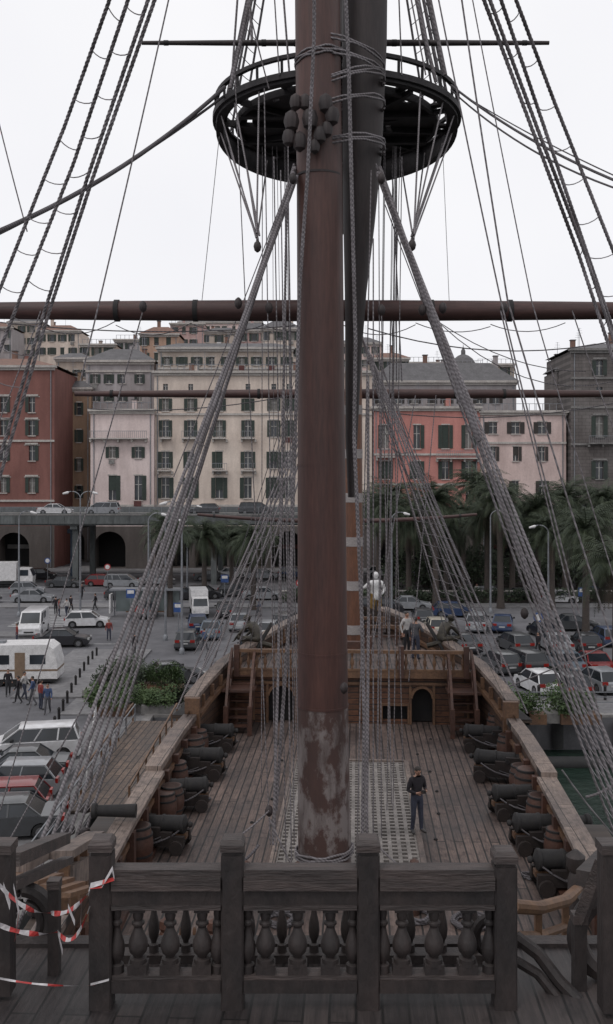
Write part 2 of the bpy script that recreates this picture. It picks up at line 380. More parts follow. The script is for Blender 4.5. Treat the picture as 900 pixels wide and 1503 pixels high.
for sgn in (-1,1):
    ds=[5,9,13,17,22,26,30,33,36.5,39,41.5,44,46,47]
    def zt(d): return -8.35 if d<32 else -7.8+(d-32)*.1
    vs=[];fs=[]
    lv=[(0,0),(.35,.35),(.6,.9),(.3,1.0),(-.6,1.)]
    for d in ds:
        top=zt(d)
        taper=1 if d<33 else max(0.2,1-(d-33)/18)
        for k,(o,tt) in enumerate(lv):
            vs.append((sgn*(hw(d)*(1 if tt<.5 else taper)+.06+o*taper),d,[top,top-1.4,-11.5,-13.5,-16][k]))
    for i in range(len(ds)-1):
        for k in range(4): fs.append((i*5+k,i*5+k+1,(i+1)*5+k+1,(i+1)*5+k))
    ship.add('hull',m_hull,vs,fs)
    seg=[19.5,22,24,26,28,30,32.2]
    ship.strip('bulwark',m_bulw,[(d,sgn*(hw(d)-.16),sgn*(hw(d)+.04),DK+.002,-8.26) for d in seg])
    ship.strip('rail_cap',m_cap,[(d,sgn*(hw(d)-.3),sgn*(hw(d)+.22),-8.26,-8.14) for d in seg if d<=26]+[(26.2,sgn*(hw(26)-.3),sgn*(hw(26)+.22),-8.26,-8.14)])
    ship.strip('rail_cap',m_cap,[(d,sgn*(hw(d)-.2),sgn*(hw(d)+.25),-8.2,-8.02) for d in (26.21,28,30,32)])
    ship.strip('inner_rail',m_tan,[(d,sgn*(hw(d)-.24),sgn*(hw(d)-.162),-8.62,-8.5) for d in seg])
    ship.strip('sheer_strake',m_cap,[(d,sgn*(hw(d)+.23),sgn*(hw(d)+.3),-8.5,-8.28) for d in seg])
    seg=[7,9,11,13,15,17,19.4]
    ship.strip('quarter_bulwark',m_bulw,[(d,sgn*(hw(d)-.16),sgn*(hw(d)+.04),DK+.002,-7.76) for d in seg])
    ship.strip('quarter_rail_cap',m_cap,[(d,sgn*(hw(d)-.28),sgn*(hw(d)+.22),-7.76,-7.63) for d in seg])
    ship.strip('quarter_rail_low',m_tan,[(d,sgn*(hw(d)-.26),sgn*(hw(d)-.162),-8.5,-8.36) for d in seg])
    for i in range(16):
        d=8+i*1.55
        ship.strip('frame_timber',m_redw,[(d,sgn*(hw(d)-.34),sgn*(hw(d)-.163),DK+.003,-8.28),(d+.22,sgn*(hw(d)-.34),sgn*(hw(d)-.163),DK+.003,-8.28)])
    seg=[8,13,17,22,26,30,33,36.4]
    ship.strip('waterway',m_redw,[(d,sgn*(hw(d)-.55),sgn*(hw(d)-.345),DK+.002,DK+.12) for d in seg])
    seg=[32.3,34,36.5,38,39.5,41,42.5,44,45.5]
    ship.strip('forecastle_bulwark',m_bulw,[(d,sgn*(hw(d)-.14),sgn*(hw(d)+.04),DK+.002,rz(d)-.06) for d in seg])
    ship.strip('forecastle_rail_cap',m_cap,[(d,sgn*(hw(d)-.16),sgn*(hw(d)+.3),rz(d)-.06,rz(d)+.08) for d in seg])
    ship.strip('forecastle_rail_lower',m_tan,[(d,sgn*(hw(d)-.3),sgn*(hw(d)-.142),rz(d)-.62,rz(d)-.48) for d in seg])
    for i in range(9):
        d=33+i*1.1
        ship.strip('bulwark_knee',m_tan,[(d,sgn*(hw(d)-.28),sgn*(hw(d)-.143),rz(d)-.47,rz(d)-.08),(d+.16,sgn*(hw(d)-.28),sgn*(hw(d)-.143),rz(d)-.47,rz(d)-.08)])
    ship.box('rail_scroll',m_tan,min(sgn*5.1,sgn*5.6),max(sgn*5.1,sgn*5.6),32.05,32.28,-8.6,-7.5)
    ship.strip('channel',m_hull,[(d,sgn*(hw(d)+.1),sgn*(hw(d)+1.0),-8.75,-8.62) for d in (15,17,19,21,24)])
    ship.strip('fore_channel',m_hull,[(d,sgn*(hw(d)+.1),sgn*(hw(d)+.75),-8.3,-8.18) for d in (32.5,35,38,40)])
    ship.strip('wale',m_cap,[(d,sgn*(hw(d)+.22),sgn*(hw(d)+.42),-9.55,-9.3) for d in (8,13,17,22,26,30,33)])
def bh(u0,u1,z0=DK+.001,z1=FC): ship.box('forecastle_bulkhead',m_fcw,u0,u1,36.42,36.6,z0,z1)
doors=[(-3.15,-2.15,0,1.45),(1.2,2.15,.15,.55),(2.3,3.1,0,1.4),(-1.3,-.4,.15,.55)]
doors.sort(); cur=-4.8
for a,c,zb,h in doors:
    bh(cur,a); ship.box('forecastle_bulkhead',m_fcw,a,c,36.42,36.6,DK+h+zb,FC)
    if zb: ship.box('forecastle_bulkhead',m_fcw,a,c,36.42,36.6,DK+.001,DK+zb)
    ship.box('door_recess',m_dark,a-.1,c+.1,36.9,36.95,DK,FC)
    ship.box('door_frame',m_tan,a-.09,a,36.36,36.419,DK+.002,DK+zb+h+.1); ship.box('door_frame',m_tan,c,c+.09,36.36,36.419,DK+.002,DK+zb+h+.1)
    if zb: ship.box('hatch_lintel',m_tan,a,c,36.36,36.419,DK+zb+h,DK+zb+h+.09)
    else:
        n=10; r=(c-a)/2+.045; cx=(a+c)/2
        arc=[(cx+(r-.045)*math.cos(math.pi*i/n),36.415,DK+h-.4+.42*math.sin(math.pi*i/n)) for i in range(n+1)]
        for p,q in zip(arc,arc[1:]): ship.bar('door_arch',m_tan,(p[0],36.38,p[2]),(q[0],36.38,q[2]),.08,.1)
        for sg in(-1,1):
            aa=[p for p in arc if (p[0]-cx)*sg>=-1e-6]
            aa.sort(key=lambda p:p[2]); ship.add('arch_infill',m_fcw,[(cx+sg*(r-.045),36.415,DK+h+.02)]+aa+([(cx,36.415,DK+h+.02)]),[tuple(range(len(aa)+2))])
    cur=c
bh(cur,4.8)
ship.box('beam',m_tan,-4.6,4.6,36.2,36.4,FC-.22,FC+.04)
ship.box('beam_lower',m_tan,-4.6,4.6,36.33,36.41,FC-.5,FC-.4)
for i in range(14): 
    u=-4.4+i*.68
    if not any(a-.1<u<c+.1 for a,c,_,_ in doors): ship.box('bulkhead_stile',m_tan,u-.04,u+.04,36.37,36.419,DK+.1,FC-.5)
prof=[(.03,0),(.05,.03),(.035,.08),(.07,.2),(.075,.28),(.035,.42),(.03,.5),(.055,.56),(.035,.62)]
for (a,c) in [(-4.3,-1.9),(2.0,4.3),(-1.7,1.8)]:
    ship.box('fore_handrail',m_tan,a,c,36.15,36.33,FC+.72,FC+.84)
    ship.box('fore_footrail',m_tan,a,c,36.18,36.3,FC+.045,FC+.12)
    n=int((c-a)/.33)
    for i in range(n+1):
        u=a+.08+(c-a-.16)*i/n
        ship.lathe('fore_baluster',m_tan,(u,36.24,FC+.11),prof,8)
for u in(-4.35,-1.8,1.9,4.35): ship.box('fore_post',m_redw,u-.1,u+.1,36.13,36.35,FC-.2,FC+1.0)
for d,wd,zz in ((42.0,2.6,FC),(44.5,1.7,FC)):
    ship.box('beak_rail',m_tan,-wd,wd,d,d+.16,zz+.75,zz+.88); ship.box('beak_rail_low',m_redw,-wd,wd,d+.02,d+.14,zz+.35,zz+.44)
    for i in range(9):
        u=-wd+2*wd*i/8; ship.box('beak_post',m_redw,u-.06,u+.06,d+.01,d+.15,zz+.002,zz+1.0)
ship.box('bitts',m_redw,-.9,.9,38.2,38.5,FC+.55,FC+.8)
for u in(-.7,.7): ship.box('bitt_post',m_redw,u-.12,u+.12,38.18,38.52,FC+.002,FC+1.0)
for sgn in(-1,1):
    for i in range(7):
        uu0,uu1=sorted((sgn*3.7,sgn*4.5))
        ship.box('stair_tread',m_redw,uu0,uu1,34.7+i*.24,34.98+i*.24,DK+.24+.26*i,DK+.29+.26*i)
    uu0,uu1=sorted((sgn*3.55,sgn*4.75)); ship.box('stair_landing',m_redw,uu0,uu1,35.0,36.1,FC-.55,FC-.47)
    for uu in (3.66,4.54):
        ship.bar('stair_string',m_redw,(sgn*uu,34.6,DK+.12),(sgn*uu,36.3,FC-.02),.07,.34)
        pts=[(sgn*uu,34.5+i*.235,DK+.85+.245*i+.35*math.sin(i/8*math.pi)) for i in range(9)]
        for p,q in zip(pts,pts[1:]): ship.bar('stair_handrail',m_redw,p,q,.09,.12)
        for i in range(0,9,2): ship.bar('stair_spindle',m_redw,(sgn*uu,34.5+i*.235,DK+.2+.24*i),(sgn*uu,34.5+i*.235,pts[i][2]),.06)
        ship.box('newel',m_redw,sgn*uu-.08,sgn*uu+.08,34.42,34.58,DK+.002,DK+1.05)
g0,g1=21.6,31.2; gw=1.75
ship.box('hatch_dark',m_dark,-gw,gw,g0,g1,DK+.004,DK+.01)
n=40
for i in range(n+1):
    d=g0+(g1-g0)*i/n; ship.box('grating_bars',m_grat,-gw,gw,d-.05,d+.05,DK+.02,DK+.1)
n=15
for i in range(n+1):
    u=-gw+2*gw*i/n; ship.box('grating_bars_long',m_grat,u-.05,u+.05,g0,g1,DK+.03,DK+.104)
for (a,c,e,f) in((-gw-.14,-gw,g0-.1,g1+.1),(gw,gw+.14,g0-.1,g1+.1)): ship.box('hatch_coaming',m_cap,a,c,e,f,DK+.002,DK+.16)
for e in(g0-.15,g1): ship.box('hatch_coaming_end',m_cap,-gw,gw,e,e+.14,DK+.002,DK+.157)
for (a,c,d) in((-2.3,-.9,20.3),(1.3,3.4,20.6),(-3.5,-2.3,17.6)):
    for u in(a+.15,c-.15): ship.lathe('fife_post',m_redw,(u,d,DK),[(.11,0),(.11,.9),(.08,.95),(.12,1.02),(.1,1.15),(.02,1.2)],10)
    ship.box('fife_rail',m_redw,a-.1,c+.1,d-.09,d+.09,DK+.7,DK+.84)
    k=int((c-a)/.25)
    for i in range(k): ship.lathe('belaying_pin',m_tan,(a+.2+i*.25,d,DK+.5),[(.015,0),(.02,.34),(.035,.4),(.035,.5),(.01,.54)],6)
ship.lathe('capstan',m_redw,(-.2,15.5,DK),[(.6,0),(.6,.12),(.32,.2),(.28,.9),(.5,.95),(.5,1.25),(.1,1.3)],16)
for i in range(14):
    s_=1 if i%2 else -1; ship.lathe('ring_bolt',m_iron,(s_*U(2.2,3.0),22+i*.95,DK),[(.05,0),(.05,.03),(.03,.05),(.01,.06)],8)
ship.done()

# ================================================================= MASTS and YARDS
MD=22.6
mb_=B('ship_mast')
mpts=[(477,1287,39),(476,1200,38.5),(474,1035,37),(471.5,600,34.5),(469,250,33.5),(466,0,33),(464,-150,32)]
wp=[P(x,y,MD) for x,y,r in mpts]; wr=[r/F*MD for x,y,r in mpts]
mb_.tube('worn_foot',m_worn,wp[:3],wr[:3],40)
mb_.tube('main_mast',m_mast,wp[2:],wr[2:],40)
for yy,rr in((1282,42),(1036,37.8),(958,37.1),(684,35.2),(262,34.5)):
    q=P(476-(1287-yy)*.0078,yy,MD); mb_.tube('mast_hoop',m_mastd if yy in(1282,262) else m_mast,[q,q+Vector((0,0,.05))],rr/F*MD,40)
hp=[(516,730,5),(516,640,9),(519,520,12),(522,430,16),(527,330,23),(532,220,29),(535,60,33),(536,-150,34)]
mb_.tube('mast_doubling',m_mastd,[P(x,y,MD+.95) for x,y,r in hp],[r/F*(MD+.95) for x,y,r in hp],32)
mb_.done()
fm=B('foremast')
FD=41.5
OF=Vector((.08,0,0))
fp=[S(0,FD,FC)+OF,S(0,FD,3)+OF,S(0,FD,12)+OF]
fm.tube('foremast_pole',m_fore,fp,[.42,.38,.33],28)
z=FC+.6
while z<6:
    q=S(0,FD,z)+OF; fm.tube('rope_band',m_band,[q,q+Vector((0,0,.4))],.44-.005*(z+7),28); z+=1.9
fm.done()
def yard(name,x0,x1,y,D,rm,re,mat,bend=0):
    yb=B(name); n=12; pts=[];rr=[]
    for i in range(n+1):
        t=i/n; q=P(x0+(x1-x0)*t,y,D); q.z+=bend*(2*t-1)**2
        pts.append(q); rr.append(re+(rm-re)*(1-abs(2*t-1)**1.6))
    yb.tube('spar',mat,pts,rr,20)
    for t in (.06,.3,.38,.62,.7,.94):
        i=t*n; a=pts[int(i)].lerp(pts[min(n,int(i)+1)],i-int(i)); yb.tube('band',m_iron,[a-Vector((.06,0,0)),a+Vector((.06,0,0))],rm*1.03 if .2<t<.8 else rm*.8,16)
    return yb.done()
m_yard=M('yard_red_brown',(.07,.032,.028),(.045,.022,.021),scale=1,st=(.3,2,2),rough=.6)
yard('main_yard',-260,1180,456,24.8,.28,.16,m_yard)
yard('fore_yard',110,1010,578,42.6,.22,.11,m_yard)
yard('topsail_yard',208,806,63,24.8,.085,.05,m_mastd)
yard('spritsail_yard',290,700,765,56,.14,.08,m_yard,bend=.4)
bs_=B('bowsprit'); bs_.tube('bowsprit_spar',m_fore,[S(0,43,FC+.1),S(0,50,-5.6),S(0,62,-2.2)],[.42,.36,.22],20); bs_.done()

# crow's nest
cn_=B('crows_nest'); TD=27.2; KS=TD/23.2; c0=P(494,700,TD); ZT=CZ+8.55*KS
cx,cy=c0.x,TD
def polar(r,a,z): return (cx+r*KS*math.cos(a),cy+r*KS*math.sin(a),z)
NA=72
rings=[.3,.75,1.2,1.32,1.75,2.05,2.17,2.45,2.66,2.84]
for ri in range(len(rings)-1):
    for k in range(NA):
        hole=False
        if ri==7: hole=(k%6!=0)
        elif ri in(2,5): hole=(k%9==int(R()*3))
        if hole: continue
        a0=2*math.pi*k/NA;a1=2*math.pi*(k+1)/NA; r0,r1=rings[ri],rings[ri+1]
        vs=[polar(r,a,z) for z in(ZT,ZT+.06) for r,a in((r0,a0),(r1,a0),(r1,a1),(r0,a1))]
        cn_.add('floor_planking',m_top,vs,[(0,3,2,1),(4,5,6,7),(0,1,5,4),(1,2,6,5),(2,3,7,6),(3,0,4,7)])
def ringwall(r0,r1,z1,part,mat,zf):
    vs=[];fs=[]
    for k in range(NA):
        a=2*math.pi*k/NA; zz=zf(a)
        vs+=[polar(r0,a,zz),polar(r1,a,zz),polar(r1,a,z1),polar(r0,a,z1)]
    for k in range(NA):
        o=4*k;q=4*((k+1)%NA)
        for j in range(4): fs.append((o+j,o+(j+1)%4,q+(j+1)%4,q+j))
    cn_.add(part,mat,vs,fs)
ringwall(2.74,2.92,ZT+.06,'rim',m_top,lambda a: ZT-.08-.62*max(0,(math.sin(a)+.25)/1.25)**.6)
ringwall(2.92,3.0,ZT+.16,'rim_moulding',m_top,lambda a:ZT+.0)
ringwall(2.86,2.96,ZT+.62,'hand_rail',m_top,lambda a:ZT+.52)
ringwall(2.36,2.46,ZT-.003,'inner_hoop',m_top,lambda a:ZT-.14)
for k in range(12):
    a=2*math.pi*k/12+.1
    cn_.bar('rib',m_top,polar(.5,a,ZT-.1),polar(2.72,a,ZT-.08),.1,.13)
for k in range(28):
    a=2*math.pi*k/28; cn_.bar('stanchion',m_top,polar(2.9,a,ZT+.08),polar(2.91,a,ZT+.52),.07)
for o in(-.5,.5): cn_.box('trestle_tree',m_top,cx+o-.13,cx+o+.13,cy-2.7,cy+2.7,ZT-.42,ZT-.19)
for o in(-1,1): cn_.box('cross_tree',m_top,cx-2.7,cx+2.7,cy+o-.1,cy+o+.1,ZT-.18,ZT-.003)
cn_.tube('masthead_behind',m_mastd,[(cx+.3,cy,ZT-3),(cx+.3,cy,ZT+8)],[.45,.35],20)
cn_.done()
bk=B('pulley_blocks')
def block(px,py,D,s=.2):
    q=P(px,py,D); bk.lathe('block',m_mastd,q-Vector((0,0,s)),[(.02,0),(s*.55,s*.35),(s*.72,s),(s*.55,s*1.65),(.02,s*2)],10)
for px,py,s in((428,178,.26),(440,208,.24),(455,175,.27),(478,152,.24),(488,170,.24),(424,202,.22),(470,198,.22),(448,150,.2),(434,150,.2),(480,190,.2),(462,215,.18)):
    block(px,py,MD-.75,s)
for px,py in((378,362),(605,360),(430,262),(560,262),(350,445),(395,452),(620,455),(650,452),(240,800),(150,1000),(770,900),(560,455),(505,1010),(395,1190),(210,450),(740,452)): block(px,py,21.5,.13)
bk.done()

# ================================================================= RIGGING
shL=[];shR=[]
topL=P(432,262,22.2); topR=P(558,262,22.2)
for i in range(6):
    d=15.6+i*1.38
    shL.append((topL+Vector((U(-.05,.1),.1*i,.1*i)),S(-(hw(d)+.95),d,-8.5)))
    shR.append((topR+Vector((U(-.1,.05),.1*i,.1*i)),S((hw(d)+.95),d,-8.5)))
L=[]
for s in shL+shR:
    L.append((sag(s[0],s[1],.12,10),.028 if R()<.5 else .034))
ropes('main_shrouds',L,m_rope,2)
L=ratlines(shL,CZ-8,CZ+2.0,.42,.010)+ratlines(shR,CZ-8,CZ+2.0,.42,.010)
ropes('main_ratlines',L,m_rope,0)
L=[]
for tp,s in((topL,shL),(topR,shR)):
    for i,(r,e) in enumerate(((.06,.45),(.05,.3))):
        a=sag(*s[[2,4][i]],.12,20); L.append((a[:int(e*20)],r))
ropes('shroud_service',L,m_rope,2)
de=B('deadeyes')
for s in shL+shR:
    q=s[1]
    for k in(0,.55): de.lathe('deadeye',m_mastd,q+Vector((0,0,k-.1)),[(.02,0),(.11,.05),(.12,.12),(.1,.2),(.02,.24)],10)
    de.bar('chain_plate',m_iron,q,q-Vector((0,0,.9)),.05)
de.done()
L=[]
fl=P(378,362,21.6); fr=P(605,360,21.6)
for k,(q,sg) in enumerate(((fl,-1),(fr,1))):
    for i in range(7):
        ang=(math.pi if sg<0 else 0)+ (i-3)*.3
        L.append(([Vector(polar(2.85,ang,ZT-.1)),q+Vector((U(-.05,.05),0,i*.05))],.022))
ropes('futtock_shrouds',L,m_rope,1)
tsL=[];tsR=[]
for i in range(6):
    ang=math.pi+(i-2.5)*.2; tsL.append((Vector((cx-.2,cy,ZT+15)),Vector(polar(2.75,ang,ZT+.2))))
    ang=-(i-2.5)*.2; tsR.append((Vector((cx+.2,cy,ZT+15)),Vector(polar(2.75,ang,ZT+.2))))
ropes('topmast_shrouds',[([a,b_],.035) for a,b_ in tsL+tsR]+ratlines(tsL,ZT+.6,ZT+5,.4,.012,.02)+ratlines(tsR,ZT+.6,ZT+5,.4,.012,.02),m_roped,1)
fL=[];fR=[]
ftop=S(0,FD,6.4)
for i in range(6):
    d=33+i*1.35
    fL.append((ftop+Vector((-.4,0,0)),S(-(hw(d)+.7),d,-8.1))); fR.append((ftop+Vector((.35,0,0)),S((hw(d)+.7),d,-8.1)))
ropes('fore_shrouds',[(sag(a,b_,.06,6),.034) for a,b_ in fL+fR],m_rope,1)
ropes('fore_ratlines',ratlines(fL,CZ-8,CZ+3,.48,.012)+ratlines(fR,CZ-8,CZ+3,.48,.012),m_rope,0)
LN=[[(182,-60),(95,185),(-60,575)],[(208,-60),(108,240),(-70,690)],[(238,-60),(128,262),(66,455),(-70,900)],[(248,-60),(136,262),(73,455),(-60,900)]]
RN=[[(735,-60),(812,145),(960,520)],[(715,-60),(800,190),(960,660)],[(688,-60),(785,200),(850,375),(990,800)],[(697,-60),(795,205),(860,375),(1000,800)]]
a=[pathP(l,6.2,7.4) for l in LN]; b2=[pathP(l,6.2,7.4) for l in RN]
TWM=[]
for p in a+b2: TWM+=helix(p,.014,.1)
ropes('mizzen_shrouds',TWM,m_rope,1)
def near_rat(sets):
    out=[]
    for (A,Bq) in sets:
        A=resample(A,.05);Bq=resample(Bq,.05)
        z=A[0].z
        zmin=max(A[-1].z,Bq[-1].z)
        while z>zmin:
            p=min(A,key=lambda v:abs(v.z-z)); q=min(Bq,key=lambda v:abs(v.z-z+.07))
            out.append((sag(p,q,.02,4),.004)); z-=.24*U(.92,1.08)
    return out
ropes('mizzen_ratlines',near_rat([(a[0],a[1]),(a[1],a[2]),(b2[0],b2[1]),(b2[1],b2[2])]),m_rope,1)
TW=[]
TW+=helix(pathP([(462,-60),(461,60),(452,250),(440,420),(433,650),(425,900),(405,1190)],20.3,21.6),.042,.3)
TW+=helix(pathP([(505,-60),(512,100),(517,300),(522,500),(520,640)],20.8,21.4),.046,.3)
TW+=helix(pathP([(520,640),(531,900),(535,1060),(532,1230)],21.4,21.0),.046,.3)
TW+=helix(pathP([(540,560),(541,900),(538,1240)],21.2,20.8),.036,.28)
TW+=helix(pathP([(421,300),(414,700),(408,1000),(401,1240)],21.8,21.0),.032,.25)
ropes('heavy_twisted_ropes',TW,m_rope,1)
L=[]
for x0,y0,x1,y1,D,r in [
 (345,110,397,1240,22,.013),(388,130,405,1250,21.5,.014),(402,230,420,1270,21.8,.015),(412,250,428,1265,21.5,.016),(423,215,432,1240,21.6,.014),
 (545,250,524,1255,21.6,.016),(548,350,548,1250,21.3,.015),(556,250,560,1230,21.6,.013),(560,456,575,1180,23,.014),(590,230,577,1190,24,.013),
 (575,456,592,1150,26,.013),(610,580,545,960,36,.02),(640,580,600,1000,36,.018),
 (370,60,365,-30,23,.04),(338,130,372,-30,24,.05),(350,-20,340,120,24,.03),(358,-20,395,130,24,.02),(415,-20,425,110,24,.03),(402,-20,410,110,24,.02),
 (654,110,625,-30,24,.05),(640,120,605,-30,24,.05),(625,110,600,-20,24,.02),(585,-20,590,110,24,.02),(612,-20,640,125,24,.02),
 (575,240,590,560,28,.02),(582,240,582,560,28,.02),
 (252,-20,118,560,14,.012),(-30,60,40,340,14,.01),(675,-20,745,440,14,.014),(745,440,905,960,14,.014),(640,-20,735,440,16,.014),(735,440,850,900,16,.014),
 (690,-20,780,440,18,.012),(780,440,905,860,18,.012),
 (322,200,295,456,26,.010),(650,220,660,456,26,.008),(840,456,905,640,22,.014),(60,456,-10,640,22,.014),
 (430,690,285,960,34,.022),(430,720,300,980,33,.02),(548,500,640,760,36,.028),(640,760,700,900,36,.026),(552,520,700,880,36,.022),(620,740,705,920,36,.02),
 (560,560,690,850,34,.02),(905,1150,735,456,20,.016),
 (0,1190,210,456,22,.016),(10,1240,205,880,20,.018),
 (860,1170,910,1145,22,.03),(825,1130,905,1230,22,.02),(905,940,740,1010,40,.03),
 (118,750,118,870,60,.02),(395,1190,330,1240,21,.02),(395,1200,440,1290,20.5,.02),(545,1230,600,1280,20.5,.02),
 (420,280,255,700,27,.016),(565,300,720,700,27,.016)]:
    L.append((sag(P(x0,y0,D),P(x1,y1,D),.06 if abs(x1-x0)>30 else 0,8),r))
ropes('running_rigging',L,m_rope,1)
L=[]
L.append((sag(P(330,128,25.5),P(-20,347,19),.35,14),.055)); L.append((sag(P(330,140,25.5),P(-20,352,19),.2,14),.035))
L.append((sag(P(662,125,25.5),P(920,272,19),.2,14),.03)); L.append((sag(P(662,132,25.5),P(920,282,19),.3,14),.022)); L.append((sag(P(662,128,25.5),P(920,266,19),.1,14),.015))
for k in range(7):
    L.append((sag(P(60+k*110,475+U(-4,6),24),P(170+k*110,475+U(-4,6),24),U(.1,.3),8),.012))
L.append((sag(P(-10,472,24),P(433,478,24),.2,10),.016)); L.append((sag(P(540,482,24),P(905,500,24),.4,10),.016))
L.append((sag(P(130,600,42),P(430,580,42),.3,10),.025)); L.append((sag(P(530,600,42),P(900,592,42),.5,10),.025))
L.append((sag(P(640,470,36),P(860,545,36),.5,8),.018)); L.append((sag(P(640,470,36),P(900,560,36),1,8),.018))
for k in range(5):
    L.append((sag(P(432-k*3,560+k*20,36),P(300+k*16,960+U(-10,10),38),.2,6),.014))
    L.append((sag(P(545+k*3,520+k*25,36),P(660+k*18,940+U(-10,20),37),.2,6),.014))
ropes('stays_and_lines',L,m_roped,1)
L=[]
for k in range(8):
    x=U(385,432); L.append(([P(x,215,27),P(x+U(-6,18),U(900,1240),24+U(-1,8))],U(.008,.014)))
for k in range(8):
    x=U(560,590); L.append(([P(x,215,27),P(x-U(10,30),U(880,1200),24+U(-1,8))],U(.008,.014)))
ropes('halyards',L,m_rope,0)
L=[]
def lash(px,py,D,rx,ry,tilt,turns,r):
    q=P(px,py,D); pts=[]
    for i in range(turns*24+1):
        a=2*math.pi*i/24; pts.append(q+Vector((rx*math.cos(a),ry*math.sin(a),tilt*math.cos(a)+i/24*.07+.02*math.sin(i*1.7))))
    return (pts,r)
L.append(lash(468,95,MD,.56,.56,.08,3,.026))
for py,tl,tn in((140,.3,3),(108,-.22,2),(230,.12,3),(172,.22,2),(88,-.3,2)): L.append(lash(501,py,MD+.5,1.05,.96,tl,tn,.026))
L.append(lash(476,1255,MD,.68,.68,.05,3,.03))
ropes('mast_lashings',L,m_rope,1)
L=[]
def coil(q,r,n,rr):
    pts=[]
    for i in range(n*16): 
        a=2*math.pi*i/16; pts.append(q+Vector(((r+.05*math.sin(i*.7))*math.cos(a),(r+.04*math.sin(i))*math.sin(a),.03+.04*(i//32)+U(0,.01))))
    return (pts,rr)
for u,d,r in((1.5,20.4,.3),(2.6,20.2,.35),(-2.6,21,.3),(1.0,18.9,.4),(1.9,19,.3),(-1.4,20.1,.3)): L.append(coil(S(u,d,DK),r,5,.035))
L.append((sag(P(380,1240,21),P(340,1270,20.5),.1,6),.03))

# ================================================================= CANNONS & BARRELS
def lathe_x(bb,part,mat,prof,z,seg=16):
    bb.tube(part,mat,[Vector((x,0,z)) for x,r in prof],[max(r,.004) for x,r in prof],seg)
cb=B('cannon')
lathe_x(cb,'gun_barrel',m_iron,[(-1.12,.01),(-1.1,.07),(-1.03,.09),(-.98,.05),(-.92,.19),(-.88,.265),(-.8,.265),(-.78,.245),(-.3,.23),(-.28,.25),(-.22,.25),(-.2,.22),(.3,.19),(.32,.21),(.38,.21),(.4,.18),(1.0,.145),(1.05,.19),(1.14,.2),(1.18,.16),(1.18,.09),(1.0,.08)],.74)
for y in(-.3,.3):
    for x0,x1,h in((-.95,-.6,.3),(-.6,-.25,.4),(-.25,.1,.52),(.1,.62,.66)):
        cb.box('carriage_cheek',m_carr,x0,x1,y-.07,y+.07,.2,.2+h)
for x in(-.75,.4):
    cb.box('axle',m_carr,x-.08,x+.08,-.45,.45,.14,.26)
    for y in(-.47,.37): cb.tube('truck_wheel',m_carr,[(x,y,.2),(x,y+.1,.2)],.2,14)
cb.tube('trunnion',m_iron,[(.15,-.4,.74),(.15,.4,.74)],.07,10)
cb.box('bed',m_carr,-.9,.5,-.229,.229,.26,.36); cb.box('quoin',m_tan,-.95,-.5,-.12,.12,.362,.5)
can=cb.done(single=True)
bb=B('wooden_barrel')
bb.lathe('staves',m_redw,(0,0,0),[(.26,0),(.3,.12),(.345,.35),(.355,.45),(.345,.55),(.3,.78),(.26,.9),(.24,.9),(.24,.86),(0.01,.86)],18)
for z,r in((.06,.285),(.22,.327),(.66,.33),(.84,.285)): bb.lathe('hoop',m_iron,(0,0,z),[(r,0),(r+.012,.005),(r+.012,.05),(r,.055)],18)
bar=bb.done(single=True)
first=True
def putc(px,py,sgn):
    global first
    D=9.4*F/(py-HZ); X=X_(px,D)
    loc=Vector((X,D,CZ+DK+.003)); rzz=(math.pi if sgn<0 else 0)-AH+U(-.22,.22)
    if first:
        can.location=loc; can.rotation_euler=(0,0,rzz); can.scale=(.92,)*3; first=False
    else: dup(can,loc,rzz,U(.86,.95))
    for s in(-1,1):
        a=loc+Vector((-sgn*.75,s*.25,.62)); e=loc+Vector((sgn*.95,s*.95,.75))
        L.append((sag(a,e,.35,8),.024))
        L.append((sag(loc+Vector((-sgn*.2,s*.35,.42)),e-Vector((0,0,.3)),.1,6),.013)); L.append((sag(loc+Vector((-sgn*.25,s*.35,.38)),e-Vector((0,0,.33)),.16,6),.013))
    L.append(coil(loc+Vector((-sgn*U(.1,.9),U(.6,.9),0)),U(.14,.22),3,.02))
for px,py in((313,1100),(292,1140),(268,1187),(234,1245)): putc(px-6,py,-1)
for px,py in((712,1102),(733,1146),(760,1197),(798,1247),(835,1306)): putc(px+6,py,1)
ropes('rope_coils',L,m_roped,1)
ff=True
for px,py in((291,1111),(260,1160),(242,1208),(203,1268),(745,1118),(765,1168),(792,1218),(730,1088),(283,1128),(818,1266),(252,1200),(775,1180)):
    D=9.4*F/(py-HZ); q=(X_(px,D),D,CZ+DK+.003)
    if ff: bar.location=q; ff=False
    else: dup(bar,q,U(0,3),U(.9,1.15))
gm=B('gun_muzzle'); q=S(-5.9,22.3,-7.9)
gm.tube('muzzle',m_iron,[q+Vector((.9,0,0)),q,q-Vector((.05,0,0)),q-Vector((.14,0,0))],[.16,.13,.18,.17],14); gm.done()

